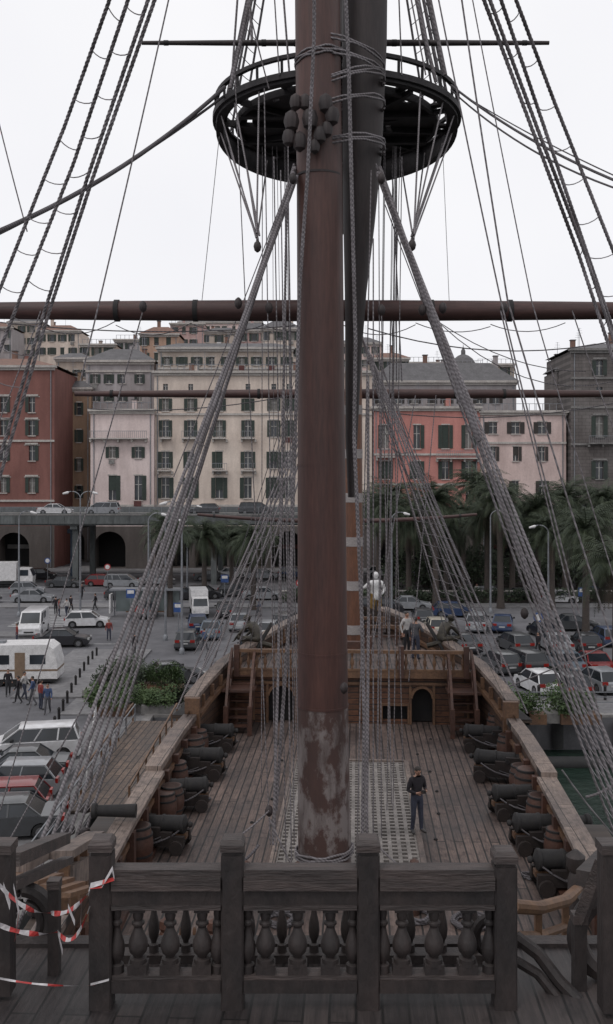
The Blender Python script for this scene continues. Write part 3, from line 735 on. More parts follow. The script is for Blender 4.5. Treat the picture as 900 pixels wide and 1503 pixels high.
# ================================================================= NEAR BALUSTRADE
nb=B('balustrade_railing')
ND=6.2
def px2x(px,D=ND): return X_(px,D)
zf=Z_(1475,ND)
def post(px,ytop,ybot,wpx=33,D=ND,part='post'):
    x=px2x(px,D); w_=wpx/F*D/2; z1=Z_(ytop,D); z0=Z_(ybot,D); c_=.012
    ring=[(-1,-1+c_/w_),(-1+c_/w_,-1),(1-c_/w_,-1),(1,-1+c_/w_),(1,1-c_/w_),(1-c_/w_,1),(-1+c_/w_,1),(-1,1-c_/w_)]
    vs=[(x+i*w_,D+j*w_,z) for z in(z0,z1-.1) for i,j in ring]
    nb.add(part,m_rail,vs,[tuple(range(8)),tuple(range(8,16))]+[(k,(k+1)%8,8+(k+1)%8,8+k) for k in range(8)])
    nb.box(part+'_neck',m_rail,x-w_*.82,x+w_*.82,D-w_*.82,D+w_*.82,z1-.1,z1-.075)
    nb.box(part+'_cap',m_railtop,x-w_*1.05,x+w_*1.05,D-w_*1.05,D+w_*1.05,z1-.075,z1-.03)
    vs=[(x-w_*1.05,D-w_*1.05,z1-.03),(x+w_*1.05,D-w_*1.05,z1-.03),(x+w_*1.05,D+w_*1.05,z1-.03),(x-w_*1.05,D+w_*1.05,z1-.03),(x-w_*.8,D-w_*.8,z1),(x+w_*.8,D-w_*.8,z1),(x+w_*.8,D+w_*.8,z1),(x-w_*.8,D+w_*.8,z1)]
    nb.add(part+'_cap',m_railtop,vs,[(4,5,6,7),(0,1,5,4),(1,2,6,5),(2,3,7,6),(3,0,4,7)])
posts=[150,342,540,740]
for p_ in posts: post(p_,1228 if p_!=740 else 1245,1476)
for a_,c in zip(posts,posts[1:]):
    x0=px2x(a_)+.074;x1=px2x(c)-.074
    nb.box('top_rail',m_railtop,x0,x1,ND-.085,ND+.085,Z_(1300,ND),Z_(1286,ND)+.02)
    nb.box('top_rail_bevel',m_railtop,x0,x1,ND-.06,ND+.06,Z_(1286,ND)+.02,Z_(1276,ND)+.02)
    nb.box('rail_moulding',m_rail,x0,x1,ND-.06,ND+.06,Z_(1322,ND),Z_(1300,ND))
    nb.box('rail_lower_moulding',m_railtop,x0,x1,ND-.075,ND+.075,Z_(1329,ND),Z_(1322,ND))
    nb.box('foot_rail',m_rail,x0,x1,ND-.07,ND+.07,Z_(1450,ND),Z_(1432,ND))
    nb.box('foot_rail_top',m_railtop,x0,x1,ND-.055,ND+.055,Z_(1432,ND),Z_(1426,ND))
bprof=[(.0,0),(.055,0),(.055,.05),(.03,.06),(.035,.075),(.055,.1),(.064,.145),(.058,.19),(.036,.25),(.026,.285),(.03,.3),(.042,.31),(.042,.325),(.028,.34),(.036,.375),(.03,.41),(.028,.425)]
for a_ in (203,250,297,390,437,485,590,637,686):
    x=px2x(a_); z0=Z_(1426,ND); H=Z_(1329,ND)-z0
    nb.box('baluster_plinth',m_rail,x-.062,x+.062,ND-.05,ND+.05,z0,z0+.065)
    nb.box('baluster_head',m_rail,x-.05,x+.05,ND-.045,ND+.045,z0+H-.03,z0+H)
    nb.lathe('baluster',m_rail,(x,ND,z0+.05),[(r,z*(H-.07)/.425) for r,z in bprof],20)
for a_ in (172,320,364,518,562,718):
    x=px2x(a_); z0=Z_(1426,ND); H=Z_(1329,ND)-z0
    nb.lathe('half_baluster',m_rail,(x,ND,z0),[(r*.8,z*H/.425) for r,z in bprof],14)
D2=6.78
x0=px2x(178,D2);x1=px2x(735,D2)
nb.box('rear_foot_rail',m_rail,x0,x1,D2-.06,D2+.06,zf,zf+.06)
nb.box('rear_top_rail',m_rail,x0,x1,D2-.04,D2+.04,zf+.52,zf+.58)
for a_ in range(226,730,47):
    nb.lathe('rear_baluster',m_rail,(px2x(a_,D2),D2,zf+.06),[(r*.62,z*.46/.425) for r,z in bprof],14)
nb.done()
b=B('poop_deck')
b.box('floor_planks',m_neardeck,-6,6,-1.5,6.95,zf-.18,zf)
b.box('edge_beam',m_rail,-6,6,6.95,7.08,zf-.4,zf+.03)
b.done(smooth=False)
fb=B('side_railing')
def vpost(bb_,px,y0,y1,wpx,D,mat=m_rail):
    x=X_(px,D); w_=wpx/F*D/2
    bb_.box('post',mat,x-w_,x+w_,D-w_,D+w_,Z_(y1,D),Z_(y0,D)-.06); bb_.box('post_cap',m_railtop,x-w_*1.15,x+w_*1.15,D-w_*1.15,D+w_*1.15,Z_(y0,D)-.06,Z_(y0,D))
vpost(fb,4,1235,1455,30,6.3)
vpost(fb,896,1235,1480,30,6.1); vpost(fb,80,1290,1430,16,6.6); vpost(fb,850,1340,1465,18,6.4)
fb.bar('side_rail',m_railtop,P(15,1262,6.6),P(92,1230,8.5),.14,.09); fb.bar('side_rail_low',m_railtop,P(15,1300,6.6),P(100,1262,8.6),.1,.06)
fb.bar('side_rail_right',m_railtop,P(885,1262,6.3),P(852,1350,6.4),.1,.07)
def scroll(cx_,cy_,D,r0,r1,a0,a1,th,mat):
    pts=[]
    for i in range(17):
        t=i/16; a=a0+(a1-a0)*t; r=r0+(r1-r0)*t; pts.append(P(cx_+r*math.cos(a),cy_-r*math.sin(a),D))
    fb.tube('scroll_bracket',mat,pts,th,8)
scroll(25,1345,7.2,55,35,-.6,2.2,.06,m_rail); scroll(30,1350,7.2,35,14,-.8,3.2,.04,m_rail)
scroll(905,1375,6.5,62,55,1.6,4.4,.07,m_rail)
scroll(725,1370,6.45,22,30,1.2,4.6,.035,m_rail)
fb.tube('stair_rail',m_rail,[P(757,1375,6.5),P(790,1400,6.45),P(820,1440,6.4),P(850,1470,6.3)],.045,8)
fb.tube('stair_rail',m_rail,[P(757,1410,6.4),P(790,1430,6.4),P(830,1480,6.3)],.035,8)
cr=[P(752,1330,9.5),P(790,1333,10.2),P(830,1322,11),P(849,1305,12),P(846,1288,13),P(848,1262,13.4)]
fb.tube('curved_handrail',m_tan,cr,[.07]*6,10)
fb.tube('curved_handrail_low',m_tan,[q-Vector((0,0,.3)) for q in cr[:5]],[.05]*5,8)
for q in cr[1:5]: fb.bar('spindle',m_tan,q,q-Vector((0,0,.9)),.07)
fb.lathe('finial_post',m_rail,P(845,1420,12),[(.1,0),(.1,1.1),(.07,1.2),(.12,1.3),(.12,1.4),(.03,1.48)],12)
fb.bar('stair_side',m_cap,P(20,1275,11),P(88,1238,13),.28,.1); fb.bar('stair_side',m_cap,P(90,1255,12),P(140,1225,14.5),.28,.1)
fb.bar('stair_side',m_cap,P(95,1290,12),P(140,1262,14.5),.2,.3)
for k in range(4): fb.bar('stair_post',m_tan,P(95+k*14,1260-k*8,12+k*.7),P(95+k*14,1340-k*12,12+k*.7),.12)
for k in range(5): fb.bar('step',m_tan,P(20+k*16,1290+k*6,10.5),P(60+k*16,1278+k*6,11.5),.3,.05)
fb.bar('dark_beam',m_rail,P(858,1290,9),P(905,1240,11),.16,.14); fb.bar('dark_beam',m_rail,P(860,1330,8),P(905,1280,8),.14,.14)
fb.done()
mr=M('tape_red',(.42,.04,.035),(.32,.03,.03),rough=.35,bmp=0); mw=M('tape_white',(.5,.48,.49),(.4,.38,.39),rough=.35,bmp=0)
ct=B('barrier_tape')
def tape(pts,wd=.045):
    q=resample([Vector(p) for p in pts],.07)
    for i in range(len(q)-1):
        def upv(j):
            tw=1.2*math.sin(j*.45); return Vector((0,math.sin(tw)*.8,math.cos(tw)))*wd/2
        u0,u1=upv(i),upv(i+1)
        ct.add('tape',mr if (i//2)%2 else mw,[q[i]-u0,q[i+1]-u1,q[i+1]+u1,q[i]+u0],[(0,1,2,3)])
tape(sag(P(0,1300,6.1),P(75,1340,6.2),.05)+sag(P(75,1340,6.2),P(132,1308,6.1),.05),.035)
tape(sag(P(0,1358,6.1),P(85,1368,6.2),.03)+sag(P(85,1368,6.2),P(132,1330,6.1),.12),.035)
tape([P(130,1312,6.1),P(133,1300,6.1),P(168,1290,6.1)],.035); tape([P(168,1290,6.1),P(165,1275,6.1),P(150,1300,6.1),P(133,1302,6.1)],.035)
tape([P(20,1300,6.1),P(28,1340,6.1),P(22,1380,6.15)],.035); tape([P(120,1320,6.1),P(118,1365,6.1)],.035); tape([P(100,1330,6.1),P(110,1355,6.1)],.035)
tape(sag(P(0,1436,6.1),P(140,1446,6.1),.02),.014); tape([P(85,1368,6.2),P(92,1398,6.2)],.035); tape([P(5,1300,6.1),P(15,1330,6.1)],.05)
tape([P(133,1445,6.08),P(160,1438,6.08)],.014)
ct.done(smooth=False)

# ================================================================= PEOPLE
def pm(n,c,r=.85): return M('cloth_'+n,c,tuple(x*.7 for x in c),scale=9,rough=r,bmp=.2)
m_skin=M('skin',(.36,.2,.14),(.3,.16,.115),scale=8,rough=.55,bmp=0); m_hair=M('hair_dark',(.018,.013,.01),(.03,.02,.015),scale=30,rough=.6)
m_shoe=M('shoe_leather',(.03,.028,.03),(.05,.045,.045),rough=.5)
def person(name,J,mats,hair=True,fingers=True,look=0):
    bones=[('pelvis','spine','shirt'),('spine','chest','shirt'),('chest','neck','shirt'),('neck','head','skin'),
     ('chest','shL','shirt'),('shL','elL','shirt'),('elL','wrL','shirt'),('wrL','haL','skin'),
     ('chest','shR','shirt'),('shR','elR','shirt'),('elR','wrR','shirt'),('wrR','haR','skin'),
     ('pelvis','hiL','trousers'),('hiL','knL','trousers'),('knL','anL','trousers'),('anL','toL','shoes'),
     ('pelvis','hiR','trousers'),('hiR','knR','trousers'),('knR','anR','trousers'),('anR','toR','shoes')]
    rad=dict(pelvis=(.15,.11),spine=(.14,.1),chest=(.16,.11),neck=(.058,.058),head=(.055,.055),shL=(.08,.08),elL=(.053,.053),wrL=(.034,.034),haL=(.036,.02),
      hiL=(.1,.1),knL=(.07,.07),anL=(.052,.052),toL=(.042,.035))
    for k in list(rad):
        if k.endswith('L'): rad[k[:-1]+'R']=rad[k]
    names=list(J.keys()); idx={n:i for i,n in enumerate(names)}
    vs=[Vector(J[n]) for n in names]; es=[(idx[a],idx[b_]) for a,b_,_ in bones]; rr=[rad[n] for n in names]; roots=[idx['pelvis']]
    segs=[(vs[idx[a]],vs[idx[b_]],m) for a,b_,m in bones]
    if fingers:
        for s in 'LR':
            w_=Vector(J['wr'+s]);h=Vector(J['ha'+s]); d=(h-w_).normalized()
            sd=d.cross(Vector((0,1,0))); sd=sd.normalized() if sd.length>.1 else Vector((1,0,0)); cu=d.cross(sd).normalized()
            if cu.y>0: cu=-cu
            for k,(o,l) in enumerate(((-.027,.062),(-.009,.075),(.009,.07),(.026,.055))):
                o0=len(vs); p0=h+sd*o
                ch=[p0-d*.02,p0+d*.02,p0+d*(.02+l*.45)+cu*.012,p0+d*(.02+l*.75)+cu*.035]
                vs+=ch; rr+=[(.010,.010),(.0095,.0095),(.009,.009),(.0075,.0075)]; es+=[(o0,o0+1),(o0+1,o0+2),(o0+2,o0+3)]; roots.append(o0)
                segs.append((ch[0],ch[3],'skin'))
            o0=len(vs); p0=w_+d*.03+sd*(-.03); ch=[p0,p0+d*.03-sd*.025,p0+d*.06-sd*.035+cu*.02]
            vs+=ch; rr+=[(.013,.013),(.011,.011),(.009,.009)]; es+=[(o0,o0+1),(o0+1,o0+2)]; roots.append(o0); segs.append((ch[0],ch[2],'skin'))
    me=bpy.data.meshes.new(name+'_sk'); me.from_pydata(vs,es,[]); ob=bpy.data.objects.new(name+'_sk',me); COL.objects.link(ob)
    md=ob.modifiers.new('skin','SKIN'); md.use_smooth_shade=True
    sv=me.skin_vertices[0].data
    for i,r in enumerate(rr): sv[i].radius=r; sv[i].use_root=(i in roots)
    ss=ob.modifiers.new('s','SUBSURF'); ss.levels=2; ss.render_levels=2
    dg=bpy.context.evaluated_depsgraph_get(); em=bpy.data.meshes.new_from_object(ob.evaluated_get(dg))
    bpy.data.objects.remove(ob)
    order=['skin','shirt','trousers','shoes','hair','eye']
    V=[v.co.copy() for v in em.vertices]; Fs=[tuple(p.vertices) for p in em.polygons]; mi=[]
    for p in em.polygons:
        c=p.center; best=None
        for a,b_,m in segs:
            ab=b_-a; t=max(0,min(1,(c-a).dot(ab)/max(ab.length_squared,1e-6))); dd=(c-a-ab*t).length
            if m=='skin': dd*=.95
            if best is None or dd<best[0]: best=(dd,m)
        mi.append(order.index(best[1]))
    hc=Vector(J['head'])+Vector((0,-.015,.055)); rot=Matrix.Rotation(look,3,'X')
    bm=bmesh.new(); bmesh.ops.create_uvsphere(bm,u_segments=20,v_segments=16,radius=1)
    o=len(V)
    for v in bm.verts:
        x,y,z=v.co; q=Vector((x*.076,y*.095,z*.118))
        if z<-.2: q.x*=1-.28*(-z-.2)
        if z<0 and y<0: q.y*=1-.12*(-z)
        if y<-.8 and abs(x)<.25 and -.35<z<.05: q.y-=.02*(1-abs(x)/.3)
        if y<-.75 and .1<z<.3 and .15<abs(x)<.5: q.y+=.008
        V.append(hc+rot@q)
    bm.verts.index_update()
    for f in bm.faces:
        Fs.append(tuple(v.index+o for v in f.verts)); c=f.calc_center_median()
        mi.append(4 if hair and (c.z>.55 or (c.y>.0 and c.z>-.45) or (abs(c.x)>.8 and c.z>.15 and c.y>-.35)) else 0)
    bm.free()
    def ball(ctr,sx,sy,sz,m):
        bm=bmesh.new(); bmesh.ops.create_uvsphere(bm,u_segments=8,v_segments=6,radius=1); o=len(V); bm.verts.index_update()
        for v in bm.verts: V.append(hc+rot@(Vector(ctr)+Vector((v.co.x*sx,v.co.y*sy,v.co.z*sz))))
        for f in bm.faces: Fs.append(tuple(v.index+o for v in f.verts)); mi.append(m)
        bm.free()
    for sx in(-1,1):
        ball((sx*.03,-.082,.005),.012,.01,.008,5); ball((sx*.078,.005,-.005),.012,.02,.032,0); ball((sx*.03,-.086,.024),.017,.007,.004,4)
    ball((0,-.1,-.025),.013,.014,.022,0); ball((0,-.083,-.062),.024,.008,.007,0)
    if hair: ball((0,.014,.032),.086,.1,.102,4)
    nm=bpy.data.meshes.new(name); nm.from_pydata(V,[],Fs)
    for k in order: nm.materials.append(mats.get(k,m_hair if k in('hair','eye') else m_skin))
    nm.polygons.foreach_set('material_index',mi)
    for p in nm.polygons: p.use_smooth=True
    nm.update(); ob=bpy.data.objects.new(name,nm); COL.objects.link(ob); return ob
def stand(**k):
    J=dict(pelvis=(0,0,.97),spine=(0,.01,1.14),chest=(0,.0,1.33),neck=(0,.01,1.49),head=(0,0,1.57),
     shL=(-.18,0,1.40),elL=(-.25,.02,1.12),wrL=(-.26,-.04,.87),haL=(-.26,-.06,.79),shR=(.18,0,1.40),elR=(.25,.02,1.12),wrR=(.26,-.04,.87),haR=(.26,-.06,.79),
     hiL=(-.095,0,.90),knL=(-.11,-.02,.49),anL=(-.12,.02,.075),toL=(-.14,-.16,.04),hiR=(.095,0,.90),knR=(.11,-.02,.49),anR=(.12,.02,.075),toR=(.14,-.16,.04))
    J.update(k); return J
jeans=pm('denim',(.04,.045,.07)); dkshirt=pm('dark_top',(.016,.013,.018)); wht=pm('white_shirt',(.5,.48,.47)); grey=pm('grey',(.08,.08,.09)); blk=pm('black_trousers',(.02,.02,.024)); redc=pm('red',(.22,.035,.03)); blue=pm('blue',(.05,.08,.17))
p1=person('man',stand(elL=(-.26,.03,1.13),wrL=(-.13,-.2,1.1),haL=(-.06,-.25,1.12),elR=(.27,.03,1.13),wrR=(.15,-.22,1.13),haR=(.07,-.27,1.15),head=(0,-.03,1.565),
   anL=(-.13,.03,.075),toL=(-.17,-.14,.04),knL=(-.12,-.03,.49),anR=(.12,-.03,.075),toR=(.17,-.2,.04)),dict(shirt=dkshirt,trousers=jeans,shoes=m_shoe,skin=m_skin),look=.35)
D=9.4*F/(1228-HZ); p1.location=(X_(612,D),D,CZ+DK+.105); p1.rotation_euler=(0,0,.45)
ph=B('handheld_camera'); q=p1.location+Matrix.Rotation(.45,3,'Z')@Vector((.005,-.31,1.15)); ph.box('body',m_iron,q.x-.06,q.x+.06,q.y-.02,q.y+.02,q.z-.035,q.z+.045); ph.tube('lens',m_iron,[q+Vector((0,-.02,0)),q+Vector((0,-.06,0))],.025,12); ph.done()
walk=stand(knL=(-.1,-.14,.5),anL=(-.11,-.2,.09),toL=(-.12,-.38,.06),knR=(.1,.03,.49),anR=(.11,.25,.12),toR=(.11,.1,.04),elL=(-.24,.12,1.13),wrL=(-.25,.14,.88),haL=(-.25,.14,.8),elR=(.24,-.06,1.13),wrR=(.24,-.22,.93),haR=(.24,-.26,.86))
p2=person('man',stand(elL=(-.3,-.05,1.14),wrL=(-.2,-.25,1.2),haL=(-.16,-.3,1.23),elR=(.28,-.02,1.13)),dict(shirt=grey,trousers=jeans,shoes=m_shoe,skin=m_skin))
q=P(610,968,38.6); p2.location=(q.x,q.y,CZ+FC+.003); p2.rotation_euler=(0,0,2.6)
p3=person('man',stand(elL=(-.25,.1,1.13)),dict(shirt=wht,trousers=blk,shoes=m_shoe,skin=m_skin)); q=P(597,968,40); p3.location=(q.x,q.y,CZ+FC+.003); p3.rotation_euler=(0,0,.6)
w1=person('pedestrian',walk,dict(shirt=dkshirt,trousers=blk,shoes=m_shoe,skin=m_skin),fingers=False)
w2=person('pedestrian',walk,dict(shirt=wht,trousers=jeans,shoes=m_shoe,skin=m_skin),fingers=False)
w3=person('pedestrian',stand(),dict(shirt=redc,trousers=jeans,shoes=m_shoe,skin=m_skin),fingers=False)
w4=person('pedestrian',walk,dict(shirt=blue,trousers=grey,shoes=m_shoe,skin=m_skin),fingers=False)
used=set()
for i,(px,py) in enumerate(((197,962),(27,1033),(48,1036),(12,1022),(60,1042),(70,1048),(36,1028),(87,905),(104,900),(98,905),(82,902),(790,960),(380,905),(140,896),(25,945),(300,955),(700,880),(160,940),(120,880),(20,862))):
    X,Y=G(px,py); o=[w1,w2,w4,w1,w3][(i*3+i//2)%5]
    if o.name in used: dup(o,(X,Y,.01),U(0,6.28),U(.94,1.03))
    else: used.add(o.name); o.location=(X,Y,.01); o.rotation_euler=(0,0,U(0,6.28))
for o in(w1,w2,w3,w4):
    if o.name not in used: o.location=(-30,95,.01)
fgm=dict(shirt=m_white,trousers=m_gold,shoes=m_gold,skin=m_white,hair=m_white,eye=m_gold)
fg=person('figurehead_statue',stand(spine=(.02,-.05,1.14),chest=(.0,-.08,1.33),neck=(-.03,-.1,1.47),head=(-.04,-.12,1.56),elR=(.36,-.1,1.2),wrR=(.4,-.25,1.4),haR=(.41,-.28,1.48),elL=(-.26,.02,1.15),wrL=(-.1,.12,1.0),haL=(-.05,.15,.97)),fgm)
q=P(552,905,49); fg.location=(q.x,49,CZ-7.6); fg.scale=(1.75,1.75,1.55); fg.rotation_euler=(0,0,math.pi+.3)
gb=B('figurehead_base'); gb.lathe('scrolled_base',m_gold,(fg.location.x,49,CZ-9.7),[(.3,0),(.5,.5),(.35,1.0),(.7,1.6),(.6,2.1)],16); gb.done()
cm=dict(shirt=m_bronze,trousers=m_bronze,shoes=m_bronze,skin=m_bronze,hair=m_bronze,eye=m_gold)
cj=stand(pelvis=(0,.1,.5),spine=(0,.02,.66),chest=(0,-.1,.82),neck=(0,-.16,.95),head=(0,-.22,1.02),shL=(-.19,-.1,.88),shR=(.19,-.1,.88),elL=(-.27,-.25,.65),wrL=(-.24,-.42,.45),haL=(-.24,-.46,.38),elR=(.27,-.25,.65),wrR=(.24,-.42,.45),haR=(.24,-.46,.38),
  hiL=(-.12,.1,.46),knL=(-.2,-.25,.5),anL=(-.18,-.1,.1),toL=(-.19,-.28,.05),hiR=(.12,.1,.46),knR=(.2,-.25,.5),anR=(.18,-.1,.1),toR=(.19,-.28,.05))
for k,(px,sg) in enumerate(((374,1),(652,-1))):
    st=person('carved_figure_statue',cj,cm); q=P(px,958,39.6); st.location=(q.x,q.y,CZ-7.3); st.scale=(1.5,1.7,1.3); st.rotation_euler=(0,0,sg*1.0+math.pi)
    ab=B('anchor')
    ab.tube('shank',m_iron,[P(px-sg*8,970,39),P(px+sg*25,915,40)],.08,8); ab.tube('stock',m_bronze,[P(px-sg*25,935,39.5),P(px+sg*25,948,39.5)],.11,8)
    pts=[P(px-sg*8+22*math.cos(a_),965+22*math.sin(a_)*.6,39) for a_ in [i*math.pi/8 for i in range(9)]]; ab.tube('arms',m_iron,pts,.09,8); ab.done()

# ================================================================= VEHICLES
m_paint=PAINT(); m_cg=GLASS('car_glass',(.015,.018,.022),.1); m_tyre=M('tyre_rubber',(.015,.015,.016),(.02,.02,.02),rough=.9); m_hub=M('wheel_hub',(.2,.2,.21),rough=.4,metal=.6)
m_hl=M('headlight',(.5,.5,.5),rough=.15,bmp=0); m_tl=M('tail_light',(.3,.02,.015),rough=.2,bmp=0); m_blk=M('black_trim',(.02,.02,.021),rough=.6)
def car(name,L,W,H,kind):
    c=B(name); bel=.9 if kind in('hatch','sedan') else 1.02
    wx=L*.31; wr_=.31
    def arch(cx0): return [(cx0+math.cos(math.pi*i/8)*(wr_+.06),.3+math.sin(math.pi*i/8)*(wr_+.06)) for i in range(9)]
    top={'hatch':[(L/2,.35),(L/2,.6),(L/2-.12,.75),(L/2-.95,bel),(-L/2+.15,bel+.02),(-L/2+.02,.75),(-L/2,.35)],
         'sedan':[(L/2,.35),(L/2,.6),(L/2-.15,.72),(L/2-1.2,bel),(-L/2+.9,bel+.02),(-L/2+.1,.9),(-L/2,.7),(-L/2,.35)],
         'mpv':[(L/2,.35),(L/2,.7),(L/2-.15,.85),(L/2-.75,bel),(-L/2+.08,bel+.02),(-L/2,.8),(-L/2,.35)],
         'van':[(L/2,.35),(L/2,.8),(L/2-.12,.95),(L/2-.6,bel+.08),(-L/2,bel+.08),(-L/2,.35)]}[kind]
    bot=[(-L/2+.1,.22)]+[(-wx-wr_-.06,.22)]+arch(-wx)[::-1]+[(-wx+wr_+.06,.22),(wx-wr_-.06,.22)]+arch(wx)[::-1]+[(wx+wr_+.06,.22),(L/2-.1,.22)]
    prof_=top+bot
    bm=bmesh.new(); a=[bm.verts.new((x,-W/2,z)) for x,z in prof_]; b_=[bm.verts.new((x,W/2,z)) for x,z in prof_]; n=len(prof_)
    bm.faces.new(a); bm.faces.new(b_[::-1])
    for i in range(n): bm.faces.new((a[i],a[(i+1)%n],b_[(i+1)%n],b_[i]))
    ed=[e for e in bm.edges if min(v.co.z for v in e.verts)>.45 and abs(e.verts[0].co.y-e.verts[1].co.y)<.01 and not any(abs(abs(v.co.x)-wx)<wr_+.1 and v.co.z<.7 for v in e.verts)]
    try: bmesh.ops.bevel(bm,geom=ed,offset=.09,segments=3,affect='EDGES',clamp_overlap=True)
    except Exception as ex: pass
    bm.verts.index_update(); c.add('body',m_paint,[v.co.copy() for v in bm.verts],[tuple(v.index for v in f.verts) for f in bm.faces]); bm.free()
    gh={'hatch':(L/2-.85,L/2-1.55,-L/2+.55,-L/2+.1),'sedan':(L/2-1.1,L/2-1.8,-L/2+1.45,-L/2+.8),'mpv':(L/2-.65,L/2-1.45,-L/2+.3,-L/2+.08),'van':(L/2-.5,L/2-1.25,-L/2+.06,-L/2+.01)}[kind]
    xf0,xf1,xb1,xb0=gh; w0=W/2-.05;w1=W/2-.2 if kind!='van' else W/2-.12; zb=bel-.02 if kind!='van' else bel+.06; zt=H-.06
    def frus(part,mat,o=0,z0=zb,z1=zt):
        vs=[(xf0+o,-w0-o,z0),(xf0+o,w0+o,z0),(xb0-o,w0+o,z0),(xb0-o,-w0-o,z0),(xf1+o,-w1-o,z1),(xf1+o,w1+o,z1),(xb1-o,w1+o,z1),(xb1-o,-w1-o,z1)]
        c.add(part,mat,vs,[(0,1,5,4),(1,2,6,5),(2,3,7,6),(3,0,4,7),(4,5,6,7),(0,3,2,1)]); return vs
    if kind!='van':
        v=frus('glasshouse',m_cg)
        def pl(p,q,w_=.07): c.bar('pillar',m_paint,p,q,w_,.05)
        for i in range(4): pl(v[i],v[i+4])
        for s in(0,1):
            a0=Vector(v[0 if s==0 else 1]);a1=Vector(v[3 if s==0 else 2]);t0=Vector(v[4 if s==0 else 5]);t1=Vector(v[7 if s==0 else 6])
            for t in ((.42,.72) if kind=='mpv' else (.5,)): pl(a0.lerp(a1,t),t0.lerp(t1,t))
            pl(t0,t1,.06)
        vs=[(xf1+.03,-w1-.02,zt),(xf1+.03,w1+.02,zt),(xb1-.03,w1+.02,zt),(xb1-.03,-w1-.02,zt),(xf1-.25,-w1+.12,H),(xf1-.25,w1-.12,H),(xb1+.2,w1-.12,H),(xb1+.2,-w1+.12,H)]
        c.add('roof',m_paint,vs,[(0,1,5,4),(1,2,6,5),(2,3,7,6),(3,0,4,7),(4,5,6,7),(0,3,2,1)])
    else:
        v=frus('box_body',m_paint)
        vs=[(xf1,-w1,zt),(xf1,w1,zt),(xb1,w1,zt),(xb1,-w1,zt),(xf1-.2,-w1+.12,H),(xf1-.2,w1-.12,H),(xb1+.1,w1-.12,H),(xb1+.1,-w1+.12,H)]
        c.add('roof',m_paint,vs,[(0,1,5,4),(1,2,6,5),(2,3,7,6),(3,0,4,7),(4,5,6,7)])
        def panel(a,b_,cc,d,off): 
            c.add('window',m_cg,[Vector(q)+Vector(off) for q in(a,b_,cc,d)],[(0,1,2,3)])
        V=[Vector(q) for q in v]
        def quad(A,Bq,C,Dq,u0,u1,t0,t1,off):
            f=lambda u,t:(A.lerp(Bq,u)).lerp(Dq.lerp(C,u),t)
            panel(f(u0,t0),f(u1,t0),f(u1,t1),f(u0,t1),off)
        quad(V[0],V[1],V[5],V[4],.06,.94,.08,.92,(.012,0,.008))
        quad(V[0],V[3],V[7],V[4],.05,.26,.1,.85,(0,-.012,0)); quad(V[1],V[2],V[6],V[5],.05,.26,.1,.85,(0,.012,0))
        quad(V[0],V[3],V[7],V[4],.32,.6,.3,.85,(0,-.012,0)); quad(V[1],V[2],V[6],V[5],.32,.6,.3,.85,(0,.012,0))
        quad(V[3],V[2],V[6],V[7],.1,.47,.3,.85,(-.012,0,0)); quad(V[3],V[2],V[6],V[7],.53,.9,.3,.85,(-.012,0,0))
    for x in(-wx,wx):
        for s in(-1,1):
            c.tube('wheel',m_tyre,[(x,s*(W/2-.2),.31),(x,s*(W/2-.01),.31)],wr_,18); c.tube('hub',m_hub,[(x,s*(W/2-.01),.31),(x,s*(W/2+.005),.31)],.19,12)
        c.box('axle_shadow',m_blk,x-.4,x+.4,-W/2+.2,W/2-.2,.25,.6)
    c.box('underbody',m_blk,-L/2+.15,L/2-.15,-W/2+.1,W/2-.1,.2,.3)
    for s in(-1,1):
        y0,y1=sorted((s*(W/2-.42),s*(W/2-.06)))
        c.box('headlight',m_hl,L/2-.12,L/2+.012,y0,y1,.58,.72); c.box('tail_light',m_tl,-L/2-.012,-L/2+.1,y0,y1,.68,.88)
        c.box('mirror',m_blk,L/2-1.2,L/2-1.08,min(s*W/2,s*(W/2+.17)),max(s*W/2,s*(W/2+.17)),bel,bel+.14)
    c.box('grille',m_blk,L/2-.05,L/2+.01,-.4,.4,.42,.55); c.box('plate',m_hl,L/2,L/2+.02,-.25,.25,.32,.41) ; c.box('rear_plate',m_hl,-L/2-.02,-L/2,-.25,.25,.55,.66)
    o=c.done(single=True); return o
tm=[car('parked_car',3.9,1.66,1.45,'hatch'),car('parked_car',4.4,1.72,1.42,'sedan'),car('parked_car',4.3,1.76,1.62,'mpv'),car('parked_van',4.9,1.9,2.1,'van')]
usedc=set()
def putcar(k,px,py,ang,col,sc=1):
    X,Y=G(px,py); o=tm[k]
    if k in usedc: o=dup(o,(X,Y,.009),math.radians(ang),sc,col=col)
    else: usedc.add(k); o.location=(X,Y,.009); o.rotation_euler=(0,0,math.radians(ang)); o.color=(*col,1)
    return o
WH=(.6,.6,.62);BK=(.015,.015,.019);SV=(.25,.26,.28);DG=(.05,.053,.058);RD=(.2,.018,.02);BL=(.02,.04,.1);GB=(.09,.12,.155);CR=(.4,.37,.31)
